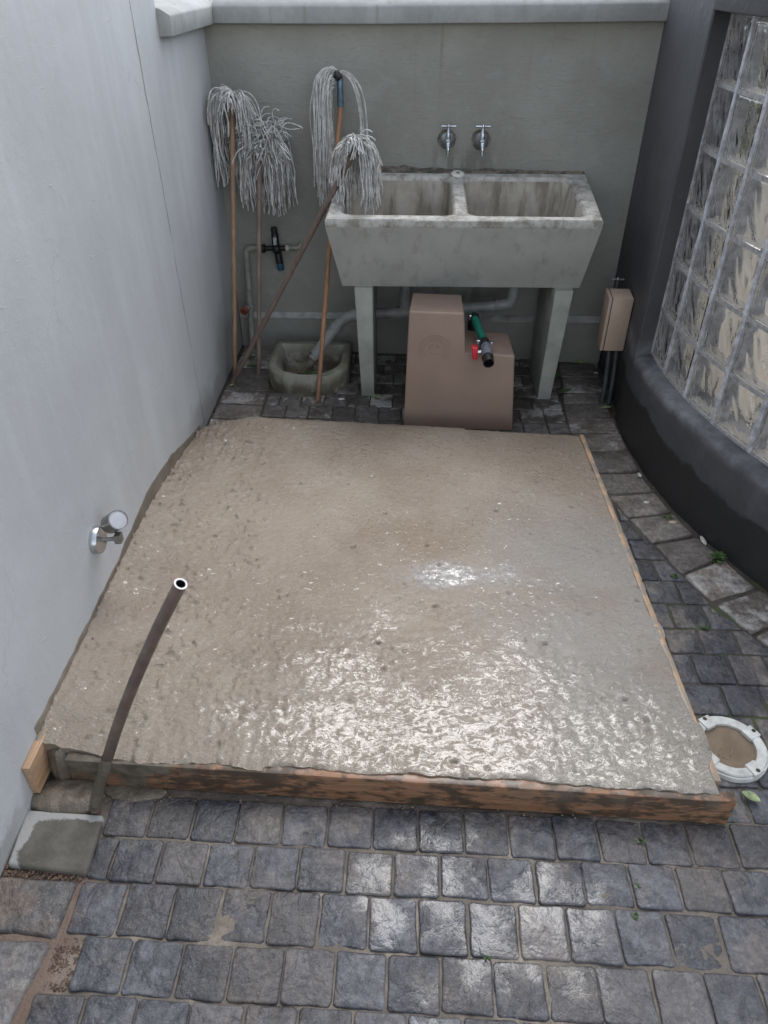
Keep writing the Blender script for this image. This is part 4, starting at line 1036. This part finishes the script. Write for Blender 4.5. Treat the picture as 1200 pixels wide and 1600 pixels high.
weed(0.99, 1.715, 'moss tuft at a joint right of the slab', 1.0, seed=9)

# ------------------------------------------------------------------ taps
def make_tap(x, z):
    y = YB(x); t = thing('wall_tap', (x, y, z), None, 'tap', 'chrome bib taps over the trough')
    m = MB(); m.lathe((x, y + .003, z), (0, -1, 0), [(.034, 0), (.034, .004), (.030, .009), (.013, .014), (.012, .02)], 24); m.build('flange', 'dull_steel', t)
    m = MB(); m.lathe((x, y - .01, z + .004), (0, -1, 0), [(.011, 0), (.011, .028), (.015, .034), (.0165, .052), (.013, .062), (.009, .066)], 18)
    m.build('body', 'chrome', t)
    m = MB(); m.lathe((x, y - .050, z + .004), (0, .05, 1), [(.0125, 0), (.0135, .018), (.0135, .022), (.0105, .025), (.0105, .036), (.0075, .040), (.006, .062)], 16); m.build('bonnet', 'chrome', t)
    m = MB(); m.tube([(x - .033, y - .047, z + .066), (x + .033, y - .047, z + .066)], .0048, 10); m.lathe((x, y - .047, z + .058), (0, 0, 1), [(.0075, 0), (.0085, .008), (.0065, .016)], 12); m.build('handle', 'chrome', t)
    m = MB(); m.tube(bez([(x, y - .060, z + .003), (x, y - .080, z - .004), (x, y - .091, z - .022), (x, y - .092, z - .048)], 5), [.011] * 6 + [.0095] * 5 + [.0085] * 5, 14); m.build('spout', 'chrome', t, bevel=0)
    # ragged hole in the plaster round the flange
    m = MB(); rr = []
    for rr_, yo in ((.044, .002), (.043, -.0022), (.030, -.0022), (.030, .002)):
        rr.append([(x - .004 + rr_ * (1 + .10 * fr((math.cos(a), math.sin(a), x * 9), 1.5)) * math.cos(a), YB(x + rr_ * math.cos(a)) + yo, z + .004 + rr_ * (1 + .12 * fr((math.cos(a), math.sin(a), x * 5), 1.8)) * math.sin(a)) for a in [2 * math.pi * k / 36 for k in range(36)]])
    m.rings(rr, False, False); m.build('plaster_gap', 'broken_mortar', t)
    return t
make_tap(0.153, 1.073)['label'] = 'left of the two chrome taps on the wall above the trough'
make_tap(0.309, 1.075)['label'] = 'right of the two chrome taps on the wall above the trough'

# ------------------------------------------------------------------ supply pipe with valve on the left
sp = thing('supply_pipe', (-0.85, 3.80, .3), 'painted water pipe with black valve on the back wall behind the mops', 'water pipe')
yy = 3.815
m = MB(); m.tube(bez([(-0.872, 3.795, .27), (-0.866, 3.80, .40), (-0.862, 3.80, .515), (-0.852, 3.80, .548), (-0.825, 3.80, .556), (-0.785, 3.80, .556)], 6), .0145, 12); m.build('riser', 'pvc_painted', sp)
m = MB(); m.tube([(-0.885, 3.78, -.02), (-0.868, 3.785, .26)], .0155, 12); m.build('lower_riser', 'pvc_painted', sp)
m = MB(); m.lathe((-0.872, 3.785, .265), (.06, .02, 1), [(.0165, 0), (.0165, .03), (.013, .034), (.0165, .045), (.0165, .068), (.012, .072)], 14); m.build('coupling', 'pvc_painted', sp)
m = MB(); m.tube([(-0.872, 3.785, .255), (-0.892, 3.735, .245)], [.016, .018], 14); m.build('side_outlet', 'pvc_painted', sp)
m = MB(); m.lathe((-0.888, 3.745, .247), (-.35, -.9, -.18), [(.021, 0), (.022, .016), (.021, .022), (.013, .022), (.012, .012)], 14); m.build('end_cap', 'rust_red', sp)
vx, vz = -0.70, 0.555
m = MB(); m.tube([(-0.79, 3.795, .556), (-0.652, 3.795, .560)], .013, 12); m.lathe((-0.79, 3.795, .556), (1, 0, .03), [(.019, 0), (.021, .01), (.021, .03), (.016, .034)], 14); m.ball((vx, 3.795, vz), .027, 12); m.build('valve_body', 'black_plastic', sp)
m = MB(); m.lathe((vx - .001, 3.79, vz + .015), (-.02, -.05, 1), [(.017, 0), (.019, .02), (.019, .062), (.016, .066), (.017, .085), (.015, .095), (.008, .097)], 16); m.build('valve_top', 'black_plastic', sp)
m = MB(); m.box(vx - .009, vx + .008, 3.764, 3.774, vz + .028, vz + .066); m.build('label_plate', 'label_pale', sp, bevel=.002)
m = MB(); m.lathe((vx + .006, 3.79, vz - .02), (.10, -.05, -1), [(.018, 0), (.020, .02), (.019, .05), (.017, .052)], 16); m.build('valve_bottom', 'black_plastic', sp)
m = MB(); m.lathe((vx + .012, 3.787, vz - .072), (.10, -.05, -1), [(.018, 0), (.0185, .028), (.014, .034)], 16); m.build('drain_cap', 'blue_plastic', sp)
m = MB(); m.lathe((-0.652, 3.795, .560), (1, 0, .03), [(.0165, 0), (.0185, .004), (.0185, .012), (.0155, .016)], 12); m.build('union_nut', 'brass_white', sp)
m = MB(); m.tube(bez([(-0.64, 3.795, .560), (-0.592, 3.795, .562), (-0.578, 3.80, .572), (-0.574, 3.84, .585)], 5), .0115, 12); m.build('tail_pipe', 'pvc_painted', sp)

# ------------------------------------------------------------------ moulded tan tank cover with emblem, hose and valve
tk = thing('tank_cover', (0.23, 3.06, 0), 'tan moulded plastic L shaped cover with a round emblem behind the slab', 'plastic cover')
def tprof(y, zt, zs, tap):
    return [(-0.024 + tap * 0, y, 0), (-0.005, y, zt), (0.224, y, zt), (0.240, y, zs), (0.456, y, zs - .004), (0.484, y, 0)]
m = MB(); b = m.bm
front = [(-0.024, 2.948, 0), (-0.008, 2.953, .568), (0.224, 2.953, .563), (0.240, 2.951, .384), (0.455, 2.951, .376), (0.484, 2.948, 0)]
back = [(-0.010, 3.20, 0), (0.006, 3.185, .562), (0.222, 3.185, .557), (0.240, 3.19, .386), (0.448, 3.19, .378), (0.470, 3.20, 0)]
m.rings([front, back]); m.build('shell', 'tank_plastic', tk, bevel=0.0085, seg=4, smooth=50)
ex, ez, fy = 0.106, 0.395, 2.9515
def ringmesh(r, t, proud, name, mat='tank_plastic'):
    m = MB(); m.rings([[(ex + (r + dr) * math.cos(a), fy + dy, ez + (r + dr) * math.sin(a)) for a in [2 * math.pi * k / 48 for k in range(48)]] for dr, dy in ((t, .003), (t * .7, -proud), (-t * .7, -proud), (-t, .003))], False, False); return m
m = ringmesh(.068, .0022, .0013, ''); m.build('emblem_ring', 'tank_plastic', tk)
m = ringmesh(.046, .0020, .0013, ''); m.build('emblem_ring', 'tank_plastic', tk)
m = MB(); rs = random.Random(3)
for k in range(26):
    a = rad(215 - 250 * k / 25)
    if k in (7, 18): continue
    c, s_ = math.cos(a), math.sin(a); 
    for q in range(2):
        rr_ = .053 + q * .006; w = .0022; h = .0018
        p = Vector((ex + rr_ * c, fy, ez + rr_ * s_)); t_ = Vector((-s_, 0, c)); r2 = Vector((c, 0, s_))
        if q and rs.random() < .35: continue
        lo = [p + t_ * (w * i) + r2 * (h * j) + Vector((0, .002, 0)) for i, j in ((-1, -1), (1, -1), (1, 1), (-1, 1))]
        m.hexa(lo, [v + Vector((0, -.0032, 0)) for v in lo])
m.build('emblem_lettering', 'tank_plastic', tk)
m = MB(); m.tube(bez([(ex - .026, fy - .0002, ez + .008), (ex - .012, fy - .0004, ez + .024), (ex + .004, fy - .0004, ez + .016), (ex + .010, fy - .0004, ez + .022), (ex + .024, fy - .0002, ez + .010)], 6), .0022, 8)
m.tube(bez([(ex - .020, fy - .0002, ez - .012), (ex - .004, fy - .0004, ez - .020), (ex + .018, fy - .0002, ez - .014)], 6), .0018, 8); m.build('emblem_figure', 'tank_plastic', tk)

hv = thing('hose_valve', (0.32, 3.0, .40), 'short green hose with grey ball valve and red handle on the tan cover', 'hose valve')
hose = bez([(0.285, 3.215, .455), (0.290, 3.16, .452), (0.302, 3.09, .436), (0.318, 3.02, .420), (0.326, 2.965, .412)], 8)
m = MB(); m.tube(hose, .0175, 16); m.build('hose', 'green_hose', hv)
m = MB(); m.tube([(0.2845, 3.235, .375), (0.2848, 3.232, .44), (0.285, 3.20, .458)], .021, 14); m.tube([(0.287, 3.185, .456), (0.2895, 3.165, .453)], .021, 16); m.build('hose_elbow', 'black_plastic', hv)
m = MB(); m.box(0.262, 0.274, 3.165, 3.182, .445, .470); m.build('clamp_screw', 'steel', hv, bevel=.003)
m = MB(); m.tube([(0.3215, 3.005, .4175), (0.326, 2.967, .412)], .0225, 16); m.build('hose_clamp', 'black_plastic', hv, bevel=.002)
m = MB(); m.box(0.286, 0.304, 2.983, 2.999, .410, .430); m.build('clamp_screw', 'steel', hv, bevel=.003)
m = MB(); m.box(0.348, 0.358, 2.978, 2.992, .408, .424); m.build('clamp_screw', 'steel', hv, bevel=.002)
m = MB(); m.tube([(0.3265, 2.968, .4115), (0.3285, 2.93, .405), (0.3305, 2.885, .397)], [.0215, .0245, .0225], 18); m.ball((0.3285, 2.928, .4045), .026, 14); m.build('valve_body', 'grey_plastic', hv)
m = MB(); m.tube([(0.305, 2.925, .404), (0.288, 2.925, .402)], .008, 10); m.build('valve_stem', 'steel', hv)
m = MB(); m.hexa([(0.268, 2.906, .376), (0.290, 2.906, .372), (0.290, 2.944, .372), (0.268, 2.944, .376)], [(0.262, 2.906, .432), (0.290, 2.908, .428), (0.290, 2.942, .428), (0.262, 2.944, .432)]); m.build('valve_handle', 'red_plastic', hv, bevel=.005, seg=3)
m = MB()
A = Vector((0.3302, 2.89, .398)); B = Vector((0.3325, 2.845, .389)); dr_ = (B - A)
m.lathe(A, dr_, [(.0235, 0), (.0255, .004), (.0255, .012), (.0235, .014), (.0235, dr_.length), (.0195, dr_.length), (.0195, .006), (.001, .006)], 20, cap=False); m.build('outlet', 'black_plastic', hv)

# ------------------------------------------------------------------ meter box with tap and conduits
mb = thing('meter_box', (0.95, 3.3, .4), 'beige plastic service box fixed to the charcoal return wall', 'meter box')
y0, y1, z0, z1 = 3.252, 3.352, .268, .522
def mbx(x0, x1, dt=0): return [(x0, y0, z0), (x1, y0, z0), (x1, y1 + dt, z0), (x0, y1 + dt, z0)], [(x0, y0, z1), (x1, y0, z1), (x1, y1 + dt, z1 + .012), (x0, y1 + dt, z1 + .012)]
m = MB(); m.hexa(*mbx(.915, 1.008)); m.build('body', 'meter_plastic', mb, bevel=.004)
m = MB(); m.hexa(*mbx(.897, .9125)); m.build('lid', 'meter_plastic', mb, bevel=.004)
m = MB(); m.box(.910, .918, y0 + .003, y1 - .003, z0 + .003, z1 - .001); m.build('seam', 'seam_dark', mb)
m = MB(); m.lathe((.958, y0 - .0008, .392), (0, -1, 0), [(.0022, 0), (.0022, .001)], 8); m.build('keyhole', 'seam_dark', mb)
t = thing('stop_tap', (.965, 3.42, .5), 'small dark metal tap handle just above the beige box', 'tap')
m = MB(); m.tube([(.965, 3.42, .40), (.965, 3.42, .545)], .006, 10); m.tube([(.965, 3.42, .48), (1.02, 3.42, .48)], .008, 10); m.build('stem', 'dull_steel', t)
m = MB(); m.tube([(.936, 3.42, .551), (.994, 3.42, .551)], .005, 10); m.ball((.965, 3.42, .552), .010, 10); m.build('handle', 'dull_steel', t)
for (x, lb) in ((.948, 'left of the two dark conduits running down from the beige box'), (.982, 'right of the two dark conduits running down from the beige box')):
    m = MB(); m.tube([(x, 3.225, -.02), (x + .002, 3.24, .12), (x + .004, 3.29, .275)], .0115, 12); tag(m.build('conduit', 'conduit_dark', None, base=(x, 3.23, 0)), lb, 'conduit', 'conduits under the box')

# ------------------------------------------------------------------ spotlight on the left wall
lp = thing('wall_spotlight', (-0.95, 1.69, .33), 'small steel wall spotlight with frosted lens above the slab', 'wall light')
lc = Vector((-0.950, 1.690, .334))
m = MB(); m.lathe(lc, (1, 0, 0), [(.044, -.003), (.044, .018), (.041, .022), (.010, .0225)], 30); m.build('base_plate', 'steel', lp)
for s_ in ((.018, -.022), (-.012, .026)):
    m = MB(); m.lathe(lc + Vector((.022, s_[0], s_[1])), (1, 0, 0), [(.004, 0), (.004, .003), (.002, .005)], 10); m.build('screw', 'dull_steel', lp)
m = MB(); m.tube([lc + Vector((.02, .006, -.004)), lc + Vector((.066, .010, -.002))], .0065, 12); m.build('arm', 'lamp_body', lp)
m = MB(); m.hexa([lc + Vector(p) for p in ((.060, -.004, -.014), (.082, -.004, -.012), (.082, .022, -.012), (.060, .022, -.014))], [lc + Vector(p) for p in ((.060, -.004, .016), (.082, -.004, .020), (.082, .022, .020), (.060, .022, .016))]); m.build('knuckle', 'lamp_body', lp, bevel=.003)
hd = Vector((.62, -.42, .60)).normalized(); hc = lc + Vector((.050, .030, .040))
m = MB(); m.lathe(hc - hd * .012, hd, [(.018, -.004), (.028, 0), (.0295, .004), (.0295, .062), (.0305, .064), (.0305, .074), (.0275, .074), (.0270, .067)], 28, cap=False); m.build('lamp_head', 'lamp_body', lp)
m = MB(); m.lathe(hc - hd * .012, hd, [(.001, -.0045), (.019, -.0035)], 24, cap=False); m.build('head_back', 'lamp_body', lp)
m = MB(); m.lathe(hc - hd * .012, hd, [(.0272, .064), (.0272, .071), (.020, .0725), (.001, .073)], 28); m.build('lens', 'frosted_lens', lp)

# ------------------------------------------------------------------ bent conduit rising from the ground
pth = bez([(-0.784, 1.000, -.04), (-0.776, 1.004, .03), (-0.728, 1.022, .16), (-0.665, 1.036, .315), (-0.592, 1.045, .475), (-0.515, 1.046, .63), (-0.437, 1.034, .777)], 7)
bp = thing('bent_pipe', (-0.78, 1.0, 0), 'bent brown pipe with open pale end rising from the ground at the slab corner', 'pipe')
m = MB(); m.tube(pth, .0135, 18, cap=False); m.build('pipe_wall', 'brown_pipe', bp)
e1, e0 = pth[-1], pth[-2]; ed = (e1 - e0).normalized()
m = MB(); m.lathe(e1 - ed * .001, ed, [(.0136, 0), (.0136, .0015), (.0098, .0015), (.0096, -.05), (.001, -.05)], 20, cap=False); m.build('cut_end', 'pipe_cut', bp)
m = MB(); m.lathe(e1, ed, [(.0095, -.001), (.0094, -.049), (.001, -.0495)], 18, cap=False); m.build('bore', 'black_plastic', bp)
m = MB(); m.tube(pth[6:17], [.0137, .0142, .0145, .0144, .0146, .0143, .0145, .0142, .0144, .0141, .0137], 18, cap=False); m.build('mud_splash', 'slurry', bp, jit=.0012)

# ------------------------------------------------------------------ white drain ring full of muddy water
dr = thing('drain_ring', (0.91, 1.245, 0), 'worn white plastic drain ring with muddy water at the right of the slab', 'drain cover')
mc = Vector((0.906, 1.250, 0))
m = MB(); m.lathe(mc, (0, 0, 1), [(.101, -.03), (.104, .010), (.102, .015), (.098, .016)], 48, cap=False); m.lathe(mc, (0, 0, 1), [(.0975, .006), (.0975, .019), (.095, .022), (.074, .022), (.071, .020), (.071, -.02)], 48, cap=False); m.build('ring', 'white_pvc_worn', dr)
for a in (30, 118, 215, 300):
    m = MB(); c, s_ = math.cos(rad(a)), math.sin(rad(a)); R_ = Vector((c, s_, 0)); T_ = Vector((-s_, c, 0))
    lo = [mc + R_ * r + T_ * t for r, t in ((.064, -.017), (.101, -.019), (.101, .019), (.064, .017))]
    m.hexa([v + Vector((0, 0, .012)) for v in lo], [v + Vector((0, 0, .0265)) for v in lo]); m.build('lug', 'white_pvc_worn', dr, bevel=.002)
    m = MB(); m.lathe(mc + R_ * .093 + Vector((0, 0, .026)), (0, 0, 1), [(.006, 0), (.006, .001), (.003, .0012)], 12); m.build('screw_hole', 'seam_dark', dr)
n = N('muddy_water')
M['muddy_water'] = n.out(n.mix(n.rng(n.noise(14, 5, 0.6), 0.35, 0.65), (0.165, 0.122, 0.085), (0.215, 0.165, 0.12)), 0.30, n.bump(n.noise(18, 2), 0.03, 0.004), Specular_IOR_Level=0.18)
m = MB(); m.lathe(mc, (0, 0, 1), [(.0715, .002), (.0715, .012), (.001, .0122)], 40); m.build('water', 'muddy_water', dr)
for p, q in (((-.04, -.035), (-.018, .0)), ((-.018, .0), (-.018, .0)), ((-.012, -.04), (.008, -.006)), ((-.012, -.04), (-.03, -.034)), ((.012, .032), (.02, .048))):
    if p == q: continue
    m = MB(); m.tube([mc + Vector((*p, .0123)), mc + Vector((*q, .0123))], .0016, 6); m.build('straw', 'twig', dr)

# ------------------------------------------------------------------ mops
def strand(p, d, L, rs, g=0.30, step=.012, wav=.25, wall=True):
    pts = [Vector(p)]; v = Vector(d).normalized(); s_ = rs.uniform(0, 99); n = max(4, int(L / step))
    for k in range(n):
        w = noise.noise_vector(pts[-1] * 16 + Vector((s_, s_ * 1.7, 0))) * wav
        v = (v + Vector((0, 0, -g)) + w).normalized(); q = pts[-1] + v * step
        if wall:
            lim = YB(q.x) - .006
            if q.y > lim: q.y = lim
            if q.x < -0.942: q.x = -0.942
        pts.append(q)
    return pts
def mop(name_label, foot, top, hmat, ymat, gens, seed, hr=.0115, socket=None, group='mops leaning at the back wall', shrink_by=1.0):
    t = thing('mop', foot, name_label, 'mop', group)
    foot, top = Vector(foot), Vector(top)
    pts = [foot.lerp(top, k / 12) + Vector((.002 * fr((k * .4, seed, 0), 1), .002 * fr((k * .4, seed, 4), 1), 0)) for k in range(13)]
    m = MB(); m.tube(pts, hr, 12); m.build('handle', hmat, t, bevel=0)
    rs = random.Random(seed); m = MB()
    for g in gens:
        for p, d, L, gv, wv in g(rs): q = strand(p, d, L * shrink_by, rs, gv, wav=wv); r0 = rs.uniform(.0022, .0034); m.tube(q, [r0 * (1 + .25 * noise.noise(v * 90)) for v in q], 4, cap=False)
    tag(m.build('mop_head', ymat, t, smooth=80), kind='stuff')
    if socket: socket(t)
    return t
def fan(c, n, Lr, az=(0, 360), up=(.5, 1.2), spread=.012, g=(.22, .4), wv=.22, off=(0, 0, 0)):
    def f(rs):
        for _ in range(n):
            a = rad(rs.uniform(*az)); u = rs.uniform(*up)
            p = Vector(c) + Vector((rs.uniform(-spread, spread), rs.uniform(-spread, spread), rs.uniform(-spread, spread))) + Vector(off)
            yield p, (math.cos(a), math.sin(a), u), rs.uniform(*Lr), rs.uniform(*g), wv
    return f
# 1: far left, upright in the corner
mop('mop with looped yarn standing farthest left in the wall corner', (-0.905, 3.40, 0), (-0.826, 3.70, 1.235), 'handle_tan', 'yarn_grey',
    [fan((-0.850, 3.715, 1.245), 95, (.34, .52), (15, 215), (.4, 1.2), .016, (.28, .42), .26), fan((-0.835, 3.70, 1.265), 50, (.16, .30), (150, 235), (.9, 1.9), .018, (.30, .42), .22),
     fan((-0.82, 3.70, 1.255), 50, (.20, .36), (-60, 40), (.6, 1.5), .016, (.30, .42), .24), fan((-0.815, 3.735, 1.18), 100, (.28, .46), (-10, 190), (-.6, .1), .032, (.4, .55), .16),
     fan((-0.83, 3.69, 1.255), 26, (.09, .14), (230, 310), (1.2, 1.9), .018, (.34, .46), .2)], 21, shrink_by=.86)
# 2: second from left, tousled head
mop('grey mop with tousled curly yarn, second from the left wall', (-0.795, 3.475, 0), (-0.723, 3.70, 1.035), 'handle_grey', 'yarn_grey',
    [fan((-0.705, 3.71, 1.075), 110, (.10, .28), (-60, 240), (.3, 1.8), .030, (.18, .34), .62), fan((-0.675, 3.70, 1.11), 90, (.08, .22), (-90, 200), (.4, 1.7), .040, (.20, .36), .75),
     fan((-0.675, 3.72, 1.04), 190, (.22, .36), (-60, 200), (-.6, .4), .042, (.36, .52), .30), fan((-0.760, 3.715, 1.045), 50, (.22, .36), (120, 230), (-.2, .4), .022, (.36, .5), .24),
     fan((-0.715, 3.69, 1.06), 60, (.05, .11), (200, 340), (.2, 1.6), .032, (.2, .3), .6)], 22, shrink_by=.84)
# 3: tall mop with blue socket
def sock3(t):
    m = MB(); m.lathe((-0.338, 3.712, 1.215), (.0, .06, 1), [(.0135, 0), (.0165, .004), (.0145, .09), (.016, .10), (.014, .125)], 14); m.build('socket', 'blue_steel', t)
    m = MB(); m.lathe((-0.345, 3.690, 1.340), (-.75, -.3, .55), [(.012, -.016), (.017, -.010), (.017, .012), (.013, .018)], 16); m.build('yarn_clamp', 'black_plastic', t)
mop('tall mop with long pale yarn over a blue socket, left of the trough', (-0.452, 3.205, 0), (-0.338, 3.712, 1.225), 'handle_orange', 'yarn_white',
    [fan((-0.372, 3.715, 1.335), 190, (.40, .58), (125, 235), (.1, .75), .022, (.30, .46), .10), fan((-0.368, 3.70, 1.35), 80, (.30, .54), (165, 235), (.5, 1.0), .020, (.34, .46), .11),
     fan((-0.385, 3.70, 1.32), 100, (.38, .54), (160, 260), (-.2, .3), .026, (.45, .6), .09),
     fan((-0.335, 3.70, 1.355), 8, (.36, .46), (-16, -2), (.0, .2), .006, (.16, .20), .06)], 23, socket=sock3)
# 4: mop leaning across, head in the trough corner
mop('mop leaning diagonally with its head over the left trough bowl', (-0.915, 3.365, 0), (-0.248, 3.30, 1.115), 'handle_brown', 'yarn_grey',
    [fan((-0.236, 3.315, 1.140), 140, (.12, .25), (-30, 150), (.1, .9), .02, (.30, .48), .26), fan((-0.222, 3.31, 1.13), 150, (.18, .27), (-75, 60), (-.2, .6), .022, (.38, .52), .24),
     fan((-0.262, 3.325, 1.13), 110, (.18, .30), (120, 215), (-.1, .6), .02, (.34, .48), .24), fan((-0.243, 3.295, 1.15), 80, (.05, .10), (190, 350), (.5, 1.4), .022, (.3, .4), .28)], 24, hr=.0125)
